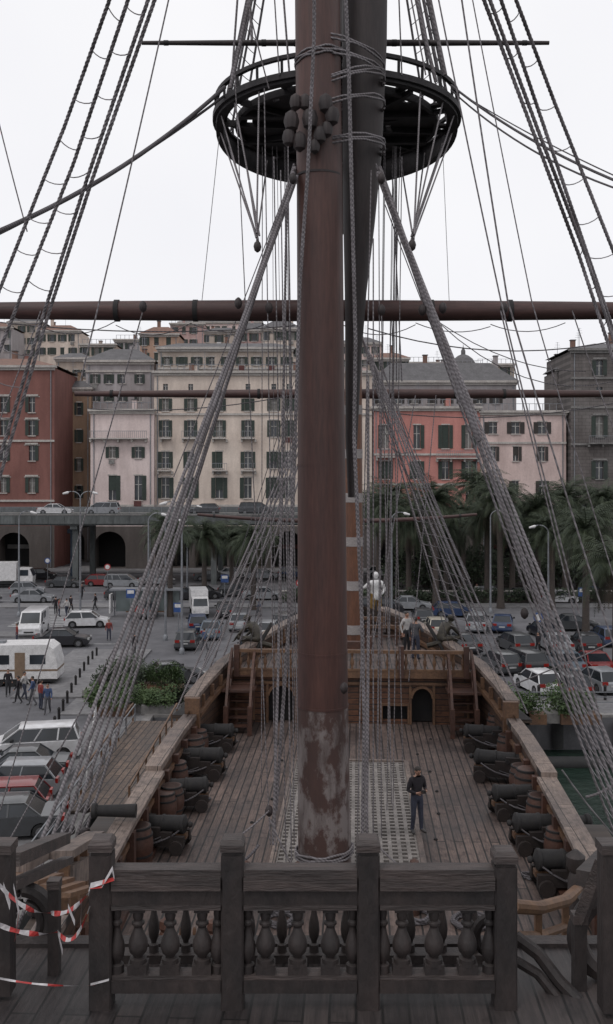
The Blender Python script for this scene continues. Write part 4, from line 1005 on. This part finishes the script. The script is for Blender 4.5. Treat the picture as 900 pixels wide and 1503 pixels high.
for k,px,py,a_,c_ in [(2,52,1112,188,WH),(1,30,1143,185,DG),(0,22,1166,185,SV),(0,0,1200,190,RD),(1,10,1225,188,DG),(1,-40,1182,188,GB),
 (3,50,930,-85,WH),(0,128,920,10,WH),(1,92,948,8,BK),(1,48,884,5,SV),(0,40,872,8,SV),(1,15,858,0,WH),
 (1,250,1003,20,DG),(0,290,925,100,BL),(1,352,923,90,SV),(0,300,878,5,BK),(1,340,848,3,WH),(0,385,850,0,SV),(1,310,852,0,DG),
 (1,738,925,75,BL),(0,755,955,100,DG),(2,768,985,100,BK),(0,790,1015,105,WH),(1,870,985,95,RD),(0,835,1020,100,DG),(0,880,1012,100,SV),(1,830,985,90,GB),(1,815,955,90,SV),(0,860,955,90,BK),(2,700,925,80,SV),(0,890,945,90,BL),(1,800,935,95,BK),
 (1,470,850,0,DG),(0,560,846,0,WH),(1,600,848,0,SV),(0,650,847,0,BK),(1,700,848,0,CR),(0,740,848,0,WH),(1,800,848,0,DG),(2,850,849,0,SV),(0,430,848,0,BL),
 (0,500,915,90,SV),(1,460,912,90,DG),(0,640,930,90,CR),(1,600,895,0,SV),(2,420,925,80,DG),(0,395,935,85,SV),
 (1,-30,885,5,BK),(0,180,880,5,DG),(1,215,905,95,BK),(0,150,860,0,RD),(1,230,858,0,SV),(0,330,905,95,BK),(1,310,935,95,GB),(0,275,950,95,DG),
 (0,720,880,0,SV),(1,765,882,0,DG),(0,820,885,0,WH),(1,880,880,0,BL),
 (0,60,850,0,BK),(1,95,862,0,DG),(2,180,862,0,SV),(1,265,880,0,BK),(0,345,875,5,DG),(1,385,880,0,SV),(0,370,965,100,BK),(0,620,915,85,DG),(1,680,955,95,BK),(0,665,905,0,BL),(1,840,925,0,DG),(2,560,900,0,BK),(0,735,985,100,DG)]:
    putcar(k,px,py,a_+U(-4,4),c_)
cv=B('caravan')
prf=[(-3.2,.5),(-3.2,2.3),(-2.9,2.65),(2.6,2.7),(3.0,2.4),(3.25,1.5),(3.25,.5)]
vs=[(x,y,z) for y in(-1.1,1.1) for x,z in prf]; n=len(prf)
cv.add('shell',m_white,vs,[tuple(range(n)),tuple(range(n,2*n))]+[(i,(i+1)%n,n+(i+1)%n,n+i) for i in range(n)])
m_crm=M('caravan_stripe',(.22,.15,.1),rough=.5); cv.box('stripe',m_crm,-3.22,3.26,-1.11,1.11,1.0,1.12)
for x0,x1 in((-2.7,-1.7),(-.9,.2),(1.5,2.5)): cv.box('window',m_cg,x0,x1,-1.12,1.12,1.45,2.05)
cv.box('door',m_crm,.55,1.2,-1.125,-1.1,.55,2.2); cv.box('skirt',m_blk,-3.1,3.1,-1.0,1.0,.3,.5)
for x in(-.5,.35):
    for s in(-1.05,.85): cv.tube('wheel',m_tyre,[(x,s,.33),(x,s+.2,.33)],.33,16)
cv.box('roof_vent',m_metal,-1,-.3,-.3,.3,2.68,2.82); o=cv.done(); X,Y=G(38,1008); o.location=(X-1.3,Y+1,0); o.rotation_euler=(0,0,.05)
def truck(px,py,ang):
    t=B('delivery_truck')
    t.box('cargo_box',m_white,-3,1.2,-1.05,1.05,.9,3.1); t.box('chassis',m_blk,-3,3,-.8,.8,.45,.85)
    vs=[(1.35,-1,.5),(3.1,-1,.5),(3.15,-1,1.4),(2.75,-.95,2.35),(1.35,-.95,2.4)]; vv=vs+[(x,-y,z) for x,y,z in vs]
    t.add('cab',m_white,vv,[(0,1,2,3,4),(9,8,7,6,5)]+[(i,(i+1)%5,5+(i+1)%5,5+i) for i in range(5)])
    t.add('windscreen',m_cg,[(3.17,-.85,1.45),(3.17,.85,1.45),(2.8,.8,2.28),(2.8,-.8,2.28)],[(0,1,2,3)])
    for s in(-1.01,.99): t.box('side_window',m_cg,1.6,2.6,s,s+.02,1.5,2.2)
    for x in(-2,2.3):
        for s in(-1.0,.75): t.tube('wheel',m_tyre,[(x,s,.42),(x,s+.25,.42)],.42,16)
    for s in(-.85,.6): t.box('headlight',m_hl,3.1,3.16,s,s+.25,.7,.9)
    o=t.done(); X,Y=G(px,py); o.location=(X,Y,.005); o.rotation_euler=(0,0,math.radians(ang)); return o
t1=truck(292,902,-80); t1.scale=(.8,.8,.8); truck(12,862,5)

# ================================================================= BUILDINGS
m_glass=GLASS('window_glass',(.02,.023,.027),.12)
m_curt=M('window_curtain',(.25,.24,.23),(.15,.145,.14),scale=2)
m_shut=M('green_shutter',(.03,.045,.036),(.02,.029,.024),scale=3,rough=.7); m_shutb=M('brown_shutter',(.045,.038,.035),(.03,.026,.024),scale=3)
m_trim=M('pale_stone_trim',(.48,.45,.42),(.36,.33,.31),scale=1)
m_base_shade=STUCCO('portico_shaded_stone',(.12,.105,.098),.5)  # stone colour darkened to paint in the shade at street level
m_roof=M('slate_roof',(.13,.125,.13),(.09,.087,.09),scale=1.2); m_terr=M('terracotta_roof',(.22,.12,.09),(.15,.09,.07),scale=1.5)
m_fram=M('window_frame',(.45,.44,.42),rough=.6)
m_awn=M('shop_awning',(.12,.04,.035),(.08,.03,.03))
def building(name,px0,px1,pytop,D,wall,wins,depth=14,zbase=0,arcade=None,roof=None,shut=m_shut,courses=(),corn=True,roofh=0,balc=(),trim=m_trim,frames=True):
    b=B(name); x0=X_(px0,D);x1=X_(px1,D);z1=Z_(pytop,D);k=D/F
    ops=[]
    for (cx_,cy_,w_,h_,sh) in wins:
        X=X_(cx_,D);Z=Z_(cy_,D); ops.append((X-w_*k/2,X+w_*k/2,Z-h_*k/2,Z+h_*k/2,sh,False))
    if arcade:
        z0a,h,wd,sp=arcade; X=x0+sp*.5
        while X<x1-wd/2: ops.append((X-wd/2,X+wd/2,z0a,z0a+h,0,True)); X+=sp
    ops=[o for o in ops if o[0]>x0+.1 and o[1]<x1-.1 and o[3]<z1-.1]
    zs=sorted(set([zbase,z1]+[round(v,4) for o in ops for v in o[2:4]]+([6.3] if arcade else [])))
    for zi in range(len(zs)-1):
        zc=(zs[zi]+zs[zi+1])/2; act=sorted([(o[0],o[1]) for o in ops if o[2]<zc<o[3]]); cur=x0
        wm=m_base_shade if (arcade and zc<6.3) else wall  # arcade storey takes the darkened stone, shade put into its colour
        for a,c_ in act+[(x1,x1)]:
            if a>cur+1e-4: b.add('walls',wm,[(cur,D,zs[zi]),(a,D,zs[zi]),(a,D,zs[zi+1]),(cur,D,zs[zi+1])],[(0,1,2,3)])
            cur=max(cur,c_)
    for a,c_,e,f,sh,ar in ops:
        dp=.3 if not ar else 3.5
        b.add('reveals',wall if not ar else m_base_shade,[(a,D,e),(c_,D,e),(c_,D,f),(a,D,f),(a,D+dp,e),(c_,D+dp,e),(c_,D+dp,f),(a,D+dp,f)],[(0,1,5,4),(1,2,6,5),(2,3,7,6),(3,0,4,7)])
        if ar:
            b.add('shopfront',m_dark,[(a,D+dp,e),(c_,D+dp,e),(c_,D+dp,f),(a,D+dp,f)],[(0,1,2,3)])  # near-black sheet stands in for the shade inside the shops
            if R()<.4: b.box('shop_sign',random.choice((m_awn,m_curt,m_shut)),a+.4,c_-.4,D+dp-.3,D+dp-.2,e+2.6,e+3.2)
            r=(c_-a)/2; mx_=(a+c_)/2; zs0=f-r; m_=6
            for sgn in(-1,1):
                arc=[(mx_+sgn*r*math.cos(i*math.pi/2/m_),D-.004,zs0+r*math.sin(i*math.pi/2/m_)) for i in range(m_+1)]
                b.add('arch_spandrel',m_base_shade,[(mx_+sgn*r,D-.004,f)]+arc,[tuple(range(m_+2))])
            continue
        gm_=m_curt if R()<.2 else m_glass
        b.add('glass',gm_,[(a,D+.28,e),(c_,D+.28,e),(c_,D+.28,f),(a,D+.28,f)],[(0,1,2,3)])
        if frames:
            mx_=(a+c_)/2
            if (c_-a)>.7: b.box('window_frames',m_fram,mx_-.06,mx_+.06,D+.2,D+.26,e,f)
            b.box('window_frames',m_fram,a,c_,D+.19,D+.25,e+(f-e)*.62,e+(f-e)*.62+.09)
        b.box('sills',trim,a-.15,c_+.15,D-.16,D-.002,e-.16,e-.02)
        if sh in (1,2):
            w_=(c_-a)*.55
            for s in(-1,1):
                if R()<.08: continue
                q0,q1=(a-w_-.02,a-.02) if s<0 else (c_+.02,c_+w_+.02)
                b.box('shutters',shut,q0,q1,D-.1,D-.02,e,f)
        if sh==3 or (sh==1 and R()<.25):
            b.box('shutters',shut,a,c_,D+.05,D+.12,e+(0 if R()<.6 else (f-e)*.4),f)
        if sh==2 : b.box('lintel',trim,a-.5,c_+.5,D-.25,D-.002,f+.15,f+.4); b.box('surround',trim,a-.7,c_+.7,D-.06,D-.002,f+.02,f+.15)
        elif sh: b.box('surround',trim,a-.12,c_+.12,D-.07,D-.002,f+.02,f+.2)
        if R()<.06: b.box('air_conditioner',m_curt,a,a+.8,D-.45,D-.163,e-.9,e-.3)
        if R()<.05: b.box('laundry',random.choice((m_curt,m_white,m_awn)),a,c_,D-.5,D-.47,e-.9,e-.1)
    for (pa,pb,py_) in balc:
        a=X_(pa,D);c_=X_(pb,D);z=Z_(py_,D); b.box('balcony_slab',trim,a,c_,D-1.0,D-.003,z-.18,z)
        b.box('balcony_rail',m_metal,a,c_,D-.98,D-.93,z+.95,z+1.02); n=int((c_-a)/.28)
        for i in range(n+1): b.box('balcony_bars',m_metal,a+(c_-a-.05)*i/n,a+(c_-a-.05)*i/n+.045,D-.97,D-.94,z,z+.95)
        for i in range(int((c_-a)/2)+1): b.box('corbel',trim,a+i*2,a+i*2+.25,D-.7,D-.003,z-.6,z-.182)
    for py_ in courses: z=Z_(py_,D); b.box('string_course',trim,x0-.02,x1+.02,D-.2,D-.003,z-.15,z+.15)
    for X in (x0+.5,x1-.5): b.box('drain_pipe',m_metal,X-.06,X+.06,D-.14,D-.03,zbase+.3,z1-.4)
    yb=D+depth
    b.add('side_walls',wall,[(x0,D,zbase),(x0,yb,zbase),(x0,yb,z1),(x0,D,z1),(x1,D,zbase),(x1,yb,zbase),(x1,yb,z1),(x1,D,z1)],[(0,1,2,3),(4,5,6,7),(1,5,6,2)])
    if corn:
        b.box('cornice',trim,x0-.3,x1+.3,D-.6,D+.3,z1+.002,z1+.35); b.box('cornice_lower',trim,x0-.1,x1+.1,D-.3,D-.003,z1-.35,z1)
    rm_=roof or m_roof; zr=z1+(.352 if corn else .002)
    if roofh>0:
        i_=min(depth*.35,(x1-x0)*.3)
        vs=[(x0-.3,D-.5,zr),(x1+.3,D-.5,zr),(x1+.3,yb,zr),(x0-.3,yb,zr),(x0+i_,D+i_,zr+roofh),(x1-i_,D+i_,zr+roofh),(x1-i_,yb-i_,zr+roofh),(x0+i_,yb-i_,zr+roofh)]
        b.add('roof',rm_,vs,[(0,1,5,4),(1,2,6,5),(2,3,7,6),(3,0,4,7),(4,5,6,7)])
    else:
        b.add('roof',rm_,[(x0,D+.31,zr),(x1,D+.31,zr),(x1,yb,zr),(x0,yb,zr)],[(0,1,2,3)])
        n=int((x1-x0)/1.0)
        for i in range(n): b.box('terrace_rail',m_metal,x0+i+.3,x0+i+.38,D+.5,D+.58,zr,zr+1.0)
        b.box('terrace_rail',m_metal,x0+.3,x1-.3,D+.5,D+.56,zr+1.0,zr+1.07)
    for i in range(max(1,int((x1-x0)/5))):
        X=U(x0+1,x1-1); Y=D+U(3,depth-1); h=U(1,2.2)+roofh*.8
        b.box('chimney',wall if R()<.5 else m_terr,X-.35,X+.35,Y-.35,Y+.35,zr,zr+h); b.box('chimney_cap',m_roof,X-.45,X+.45,Y-.45,Y+.45,zr+h,zr+h+.12)
        if R()<.8:
            X=U(x0+1,x1-1); b.bar('aerial',m_metal,(X,Y,zr),(X,Y,zr+h+2),.05)
            for q in range(3): b.bar('aerial_arm',m_metal,(X-.5+q*.1,Y,zr+h+1.2+q*.35),(X+.5-q*.1,Y,zr+h+1.2+q*.35),.03)
    return b.done(smooth=False)
def grid(xs,ys,w_,h_,sh): return [(x,y,w_,h_,sh) for y in ys for x in xs]
c_white=STUCCO('cream_stucco',(.66,.57,.50),.4); c_pinkw=STUCCO('pinkish_white_stucco',(.64,.54,.52),.35); c_red=STUCCO('dark_red_stucco',(.22,.1,.085),.45)
c_pink=STUCCO('salmon_stucco',(.52,.235,.205),.35); c_grey=STUCCO('grey_stone',(.17,.155,.15),.5,True); c_ochre=STUCCO('ochre_stucco',(.32,.22,.15),.5); c_beige=STUCCO('beige_stucco',(.46,.395,.34),.5)
c_lpink=STUCCO('pale_pink_stucco',(.64,.51,.48),.35); c_or=STUCCO('orange_stucco',(.42,.28,.21),.4); c_gw=STUCCO('greyish_stucco',(.38,.355,.36),.5); c_rose=STUCCO('rose_stucco',(.46,.32,.3),.4)
building('red_apartment_building',-120,80,540,140,c_red,grid((-90,-40,5,47),(594,628,665,712),9,22,2),arcade=(0.15,5.2,4.6,5.6),courses=(647,735,760),roofh=1.6,roof=m_terr)
building('narrow_ochre_building',86,134,572,151,c_ochre,grid((98,116),(600,640,682,722),6,18,1),roofh=1.2,roof=m_roof,arcade=(.15,5,3.6,4.6))
building('tall_narrow_building',82,132,528,165,c_beige,grid((95,112,124),(548,565),5,10,1),roofh=1)
wl=[]
for x in(165,203): wl+=[(x,617,11,36,1),(x,664,9,16,1),(x,716,11,36,1)]
building('pinkish_white_building',133,226,604,139,c_pinkw,wl,arcade=(.15,5.4,4.6,5.6),courses=(742,),balc=((133,217,643),),depth=10,roofh=0)
building('set_back_building',126,226,532,152,c_gw,[(x,y,7,13,1) for x in(140,160,180,205) for y in(556,582)],roofh=2.2,depth=10,courses=(545,))
ww=[]
for x in(243,280,322,364,402,424,455,500): ww+=[(x,568,7,9,0),(x,594,9,18,1),(x,629,9,24,1),(x,675,10,24,1),(x,716,11,30,1)]
building('cream_apartment_building',226.3,546,548,140,c_white,ww,arcade=(.15,5.4,4.6,5.6),courses=(580,608,742),balc=((236,252,643),(268,292,643),(312,332,643),(354,374,643),(312,334,690),(232,252,690),(354,376,690)))
building('rooftop_penthouse',232,430,513,148,c_beige,[(x,530,8,12,1) for x in range(245,430,22)],zbase=20,depth=8,roofh=1.0,courses=(541,))
pw=[]
for x in(566,612,654,688): pw+=[(x,641,10,34,1),(x,690,10,26,1),(x,728,9,18,0)]
building('salmon_pink_building',547,704.5,600,140,c_pink,pw,arcade=(.15,5.2,4.6,5.6),courses=(667,711),balc=((552,580,670),(640,700,672)),depth=12)
building('grey_attic_building',545,758,562,150,c_gw,[(x,585,9,14,1) for x in range(560,750,24)],roofh=3.2,depth=10,shut=m_shutb)
lw=[]
for x in(724,757,796): lw+=[(x,628,12,17,1),(x,666,8,21,1),(x,716,9,20,1)]
building('pale_pink_building',705,831,606,140.3,c_lpink,lw,arcade=(.15,5.2,4.6,5.6),courses=(650,742),depth=14,shut=m_shutb)
gw_=[]
for x in(880,930,980): gw_+=[(x,626,11,30,2),(x,690,11,26,2),(x,540,10,22,2),(x,575,9,14,0)]
building('grey_stone_palace',838,1010,515,139,c_grey,gw_,arcade=(.15,5.4,4.6,5.8),courses=(555,598,652,722),roofh=1.4,trim=m_conc,balc=((862,900,650),))
building('palace_wing',818,839,545,146,c_grey,[],roofh=.8,depth=8,trim=m_conc)
def hill():
    m,nt,bs=newmat('hillside_vegetation'); v=coords(nt); f=noise(nt,v,.05,8,.7); f2=noise(nt,v,.6,6)
    c=mixc(nt,ramp(nt,f,.4,.6),(.06,.075,.05),(.12,.12,.1)); c=mixc(nt,1.,c,ramp(nt,f2,.3,.7,(.55,)*3,(1.2,)*3),'MULTIPLY')
    nt.links.new(c,bs.inputs['Base Color']); bs.inputs['Roughness'].default_value=.95
    vs=[];fs=[];nx=80;ny=24
    for j in range(ny+1):
        for i in range(nx+1):
            X=-320+i*8.6;Y=175+j*17
            t=j/ny; h=(1-math.cos(min(1,t*1.25)*math.pi))/2
            base=56 if X<-5 else max(24,56-(X+5)*.55)
            vs.append((X,Y,.3+h*base+ (math.sin(X*.07+Y*.05)+math.sin(X*.19))*1.6*h+U(-1.4,1.4)*h))
    for j in range(ny):
        for i in range(nx): o=j*(nx+1)+i; fs.append((o,o+1,o+nx+2,o+nx+1))
    me=bpy.data.meshes.new('hill'); me.from_pydata(vs,[],fs); me.materials.append(m); fixn(me); o=bpy.data.objects.new('hill',me); COL.objects.link(o)
hill()
hb=[(-60,18,482,230,c_gw),(12,62,474,262,c_beige),(55,118,487,238,c_white),(118,170,507,205,c_beige),(168,206,500,222,c_gw),(206,262,492,205,c_or),(250,300,476,260,c_rose),(262,385,474,290,c_lpink),(300,352,488,232,c_beige),(350,395,486,215,c_rose),(384,440,484,190,c_white),(440,500,492,200,c_beige),
    (545,600,528,180,c_beige),(598,664,534,190,c_white),(664,712,538,210,c_gw),(700,755,536,205,c_beige),(500,560,505,240,c_lpink),(-160,-50,478,220,c_or)]
for a_,c_,t,D,mm in hb:
    k=F/D; ws=[]
    x=a_+6
    while x<c_-4:
        y=t+9
        while y<t+46: ws.append((x,y,1.0*k,1.7*k,1 if R()<.8 else 3)); y+=3.3*k
        x+=2.6*k
    building('hillside_house',a_,c_,t,D,mm,ws,depth=10,zbase=2,roofh=random.choice((0,1.2,1.8)),roof=random.choice((m_roof,m_terr)),frames=False,trim=m_trim)
cd=B('church_dome'); q=P(680,545,215); zb=q.z
cd.lathe('drum',c_beige,(q.x,q.y,zb-10),[(3.0,0),(3.0,10.5),(3.3,10.6),(3.3,11),(2.9,11)],20); cd.lathe('cupola',m_roof,(q.x,q.y,zb+1),[(2.9,0),(2.7,.9),(2.1,1.8),(1.2,2.5),(.5,2.8),(.5,3.6),(.1,4.4),(.02,5.2)],20); cd.done()

vd=B('elevated_road'); VY=118
vd.box('deck',m_steelg,-170,170,VY,VY+13,7.5,8.6); vd.box('edge_beam',m_steelg,-170,170,VY-.25,VY-.004,7.7,9.0)
vd.box('edge_line',m_conc,-170,170,VY-.3,VY-.252,8.75,8.9); vd.box('asphalt',m_conc,-170,170,VY,VY+12.5,8.604,8.65)
for i in range(86): vd.box('parapet_post',m_metal,-170+i*4,-169.92+i*4,VY+.1,VY+.18,9.0,9.75)
for i in range(170): vd.box('beam_stiffener',m_steelg,-170+i*2,-169.9+i*2,VY-.33,VY-.302,7.7,8.7)
for z in(9.25,9.5,9.72): vd.box('parapet_rail',m_metal,-170,170,VY+.1,VY+.16,z,z+.06)
vd.box('far_beam',m_steelg,-170,170,VY+12.6,VY+12.9,7.9,9.4)
for i in range(18):
    X=-150+i*17.3
    for Y in(VY+1.5,VY+11): vd.box('column',m_steelg,X-.35,X+.35,Y-.35,Y+.35,0.01,7.0)
    vd.box('cross_head',m_steelg,X-.45,X+.45,VY+.3,VY+12.4,7.0,7.498)
vd.done(smooth=False)
for px in(80,150,300,375,620,850):
    o=dup(tm[random.choice((0,1,2))],(X_(px,122),122.5,8.66),math.radians(random.choice((0,180))),1,col=random.choice((WH,SV,BK,RD)))
lwb=B('boundary_wall'); lwb.box('wall',m_conc,-3,75,103,103.4,.005,1.1); lwb.box('coping',m_trim,-3.1,75.1,102.95,103.45,1.1,1.22); lwb.done(smooth=False)

# ================================================================= PALMS
def leafmat(name,a,b_):
    m,nt,bs=newmat(name); v=coords(nt); f=noise(nt,v,1.2,4); c=mixc(nt,ramp(nt,f,.35,.65),a,b_); nt.links.new(c,bs.inputs['Base Color']); bs.inputs['Roughness'].default_value=.7; return m
m_palm=leafmat('palm_leaf',(.016,.027,.013),(.042,.056,.027)); m_dead=leafmat('dead_palm_leaf',(.07,.053,.035),(.045,.036,.026)); m_trunk=M('palm_trunk_bark',(.065,.05,.042),(.038,.03,.027),scale=3,st=(1,1,4),bmp=.6)
def palm(seed,H):
    random.seed(seed); b=B('palm_tree')
    bend=U(-.5,.5); pts=[Vector((bend*(i/8)**2,0,H*i/8)) for i in range(9)]; b.tube('trunk',m_trunk,pts,[.45]+[.33-.006*i for i in range(7)]+[.5],12)
    top=pts[-1]; NF=104
    for k in range(NF):
        az=U(0,6.283); el=math.radians(80-125*(k/NF)**.9+U(-9,9)); Lg=U(3.1,4.9); dead=k>NF-12
        p=top.copy()+Vector((math.cos(az)*.2,math.sin(az)*.2,.1)); seg=11; sp=[p.copy()]
        e=el
        for i in range(seg):
            p=p+Vector((math.cos(az)*math.cos(e),math.sin(az)*math.cos(e),math.sin(e)))*Lg/seg; e-=math.radians(5.5+i*.9); e=max(e,-1.5); sp.append(p.copy())
        mat=m_dead if dead else m_palm; sd=Vector((-math.sin(az),math.cos(az),0))
        vs=[];fs=[]
        for i in range(seg):
            a,c_=sp[i],sp[i+1]
            for h in(0,.5):
                q=a.lerp(c_,h); t=(i+h)/seg; ln=.75*math.sin(math.pi*min(1,t*.85+.15))+.12
                fw=(c_-a).normalized()
                for s in(-1,1):
                    tip=q+(sd*s*.8+fw*.55-Vector((0,0,.35+U(0,.25)))).normalized()*ln*U(.8,1.15)
                    o=len(vs); vs+=[q-fw*.045,q+fw*.045,tip+fw*.012,tip]; fs.append((o,o+1,o+2,o+3))
            o=len(vs); w_=.035*(1-i/seg)+.01; vs+=[a-sd*w_,a+sd*w_,c_+sd*w_,c_-sd*w_]; fs.append((o,o+1,o+2,o+3))
        b.add('fronds',mat,vs,fs)
    return b.done(single=True)
pl=[palm(11,9.8),palm(12,8.0),palm(13,11)]
random.seed(99)
sp=[(570,890,0),(640,893,2),(715,886,0),(790,888,2),(600,872,1),(680,870,0),(752,872,1),(830,876,0),(885,880,2),(555,868,2),(250,905,0),(372,895,1),(300,880,1),(655,880,1),(735,893,2),(810,895,1),(860,935,0),(340,872,1),(575,860,2),(625,862,1),(700,862,2),(770,860,0),(815,862,1)]
up=set()
for px,py,k in sp:
    X,Y=G(px,py)
    if k in up: o=dup(pl[k],(X,Y,.01),U(0,6.28),U(.85,1.12) if px>500 else U(.78,.92))
    else: up.add(k); pl[k].location=(X,Y,.01)
dup(pl[1],(*G(905,985),.01),1,.9)
m_bush=leafmat('bush_leaf',(.035,.065,.02),(.075,.115,.04)); m_bush2=leafmat('dark_leaf',(.016,.026,.013),(.035,.052,.024))
def leafblob(name,W,Dp,H,n,ls,mat,clumps=9):
    b=B(name); cl=[(U(-.5,.5)*W,U(-.5,.5)*Dp,U(.35,.8)*H,U(.25,.45)*min(W,H)) for _ in range(clumps)]
    vs=[];fs=[]
    for i in range(n):
        cx_,cy_,cz_,r=random.choice(cl); d=Vector((random.gauss(0,1),random.gauss(0,1),random.gauss(0,1))).normalized()*r*U(.45,1.15); p=Vector((cx_,cy_,cz_))+d; p.z=max(.05,p.z)
        a=Vector((random.gauss(0,1),random.gauss(0,1),random.gauss(0,1))).normalized(); c_=a.orthogonal().normalized()
        s=ls*U(.6,1.3); o=len(vs); vs+=[p-a*s,p+c_*s*.5,p+a*s,p-c_*s*.5]; fs.append((o,o+1,o+2,o+3))
    b.add('leaves',mat,vs,fs)
    for cx_,cy_,cz_,r in cl: b.bar('stem',m_trunk,(cx_*.3,cy_*.3,0),(cx_,cy_,cz_),.05)
    return b.done(single=True)
bushes=[leafblob('bush',2.4,1.4,1.6,2200,.1,m_bush,10),leafblob('bush',1.8,1.2,1.9,1800,.1,m_bush2,8)]
ub=set()
pb=B('planter_boxes')
for i,(px,py) in enumerate(((165,1050),(178,1022),(208,1045),(212,1015),(238,1048),(150,1025),(243,1020),(190,1005),(828,1060),(850,1062),(745,1062),(820,1010),(770,1062),(260,1045))):
    X,Y=G(px,py); k=i%2
    if k in ub: dup(bushes[k],(X,Y,.4),U(0,6),U(.6,.95))
    else: ub.add(k); bushes[k].location=(X,Y,.4)
    pb.box('planter',m_conc if i%3 else m_tan,X-1.1,X+1.1,Y-.5,Y+.5,.06,.6)
pb.done(smooth=False)
hd=leafblob('hedge',44,1.5,1.6,9000,.16,m_bush2,150); hd.location=(20,101.8,0)
hd2=leafblob('hedge',44,3,5,12000,.24,m_bush2,120); hd2.location=(32,114,0)

# ================================================================= STREET FURNITURE
def lamp(px,py,h,double=False,flip=1):
    X,Y=G(px,py); b=B('street_lamp'); b.tube('pole',m_metal,[(0,0,0),(0,0,h*.95)],[.11,.06],10); b.lathe('base',m_metal,(0,0,0),[(.2,0),(.2,.35),(.12,.5)],10)
    for s in((-1,1) if double else (flip,)):
        pts=[(s*(1-math.cos(a))*.8,0,h*.95+math.sin(a)*.7) for a in [i*math.pi*.62/8 for i in range(9)]]
        b.tube('arm',m_metal,pts,.045,8); e=Vector(pts[-1]); b.tube('lantern',m_white,[e,e+Vector((s*.15,0,-.08)),e+Vector((s*.6,0,-.18))],[.06,.14,.08],10)
    o=b.done(); o.location=(X,Y,0.005); return o
lamp(218,930,10.2); lamp(243,940,9.8); lamp(267,960,11.5,False,-1); lamp(118,905,12,True); lamp(575,912,10,False,1); lamp(805,925,9,False,-1); lamp(28,905,10,False,1); lamp(275,870,10); lamp(720,900,10)
def sign(px,py,h,col,shape='disc'):
    X,Y=G(px,py); b=B('traffic_sign'); b.tube('pole',m_metal,[(0,0,0),(0,0,h)],.04,8)
    if shape=='disc': b.tube('plate',col,[(0,-.06,h),(0,-.03,h)],.38,16); b.tube('plate_inner',m_white,[(0,-.068,h),(0,-.062,h)],.26,16)
    else: b.box('plate',col,-.4,.4,-.07,-.04,h-.5,h+.3); b.box('panel_inner',m_white,-.3,.3,-.078,-.072,h-.1,h+.2)
    b.done(loc=(X,Y,0))
m_sb=M('sign_blue',(.03,.08,.25),rough=.4,bmp=0); m_sr=M('sign_red',(.35,.03,.03),rough=.4,bmp=0)
for px,py,h,c_,s in((192,918,3,m_sb,'r'),(262,935,2.6,m_sb,'r'),(158,870,3,m_sr,'disc'),(70,858,3,m_sb,'disc'),(205,942,2.6,m_sr,'disc'),(790,955,2.6,m_sb,'disc'),(440,900,3,m_sr,'disc'),(330,890,3,m_sb,'r'),(855,915,3,m_sb,'r')): sign(px,py,h,c_,s)
bl=B('bollards')
for i in range(14):
    t=i/13; X,Y=G(142-80*t,965+150*t**1.3); bl.lathe('bollard',m_iron,(X,Y,.005),[(.08,0),(.08,.6),(.1,.65),(.05,.75),(.01,.77)],8)
for i in range(16):
    X,Y=G(128+i*1.0,1160-i*8); bl.lathe('bollard',m_white,(X,Y,.005),[(.05,0),(.05,1.0),(.01,1.02)],8)
for i in range(20): bl.lathe('bollard',m_iron,(6+i*2,57.5,.06),[(.09,0),(.09,.75),(.11,.8),(.06,.9),(.01,.92)],8)
bl.done()
bsn=B('bus_shelter'); X,Y=G(215,905)
bsn.box('roof',m_metal,X-3.4,X+3.4,Y-.9,Y+.9,2.6,2.75)
for x in(-3.2,-1,1,3.2): bsn.box('post',m_metal,X+x-.05,X+x+.05,Y+.6,Y+.7,.01,2.6)
bsn.box('back_glass',GLASS('shelter_glass',(.12,.14,.14),.1),X-3.1,X+3.1,Y+.72,Y+.75,.4,2.4); bsn.box('bench',m_tan,X-2,X+2,Y,Y+.4,.42,.5); bsn.box('advert_panel',m_white,X-3.5,X-3.35,Y-.6,Y+.6,.4,2.2); bsn.done(smooth=False)
ki=B('blue_pillar'); X,Y=G(110,845); m_bp=M('blue_steel',(.05,.08,.13),rough=.5); ki.box('column',m_bp,X-.5,X+.5,Y-.5,Y+.5,.01,5.8); ki.box('head',m_bp,X-.9,X+.9,Y-.6,Y+.6,5.8,6.4); ki.done(smooth=False)
qf=B('quay_fence')
for i in range(30):
    qf.box('post',m_metal,2+i*1.8,2.06+i*1.8,54.9,54.96,.06,1.1)
for z in(.5,.8,1.08): qf.box('rail',m_metal,2,54,54.9,54.95,z,z+.05)
for i in range(14): qf.box('side_post',m_metal,-9.35,-9.29,18+i*2.6,18.06+i*2.6,.06,1.1)
for z in(.6,1.08): qf.box('side_rail',m_metal,-9.35,-9.3,18,52,z,z+.05)
qf.done(smooth=False)
bpy.context.view_layer.update()
print('objects',len(bpy.data.objects))
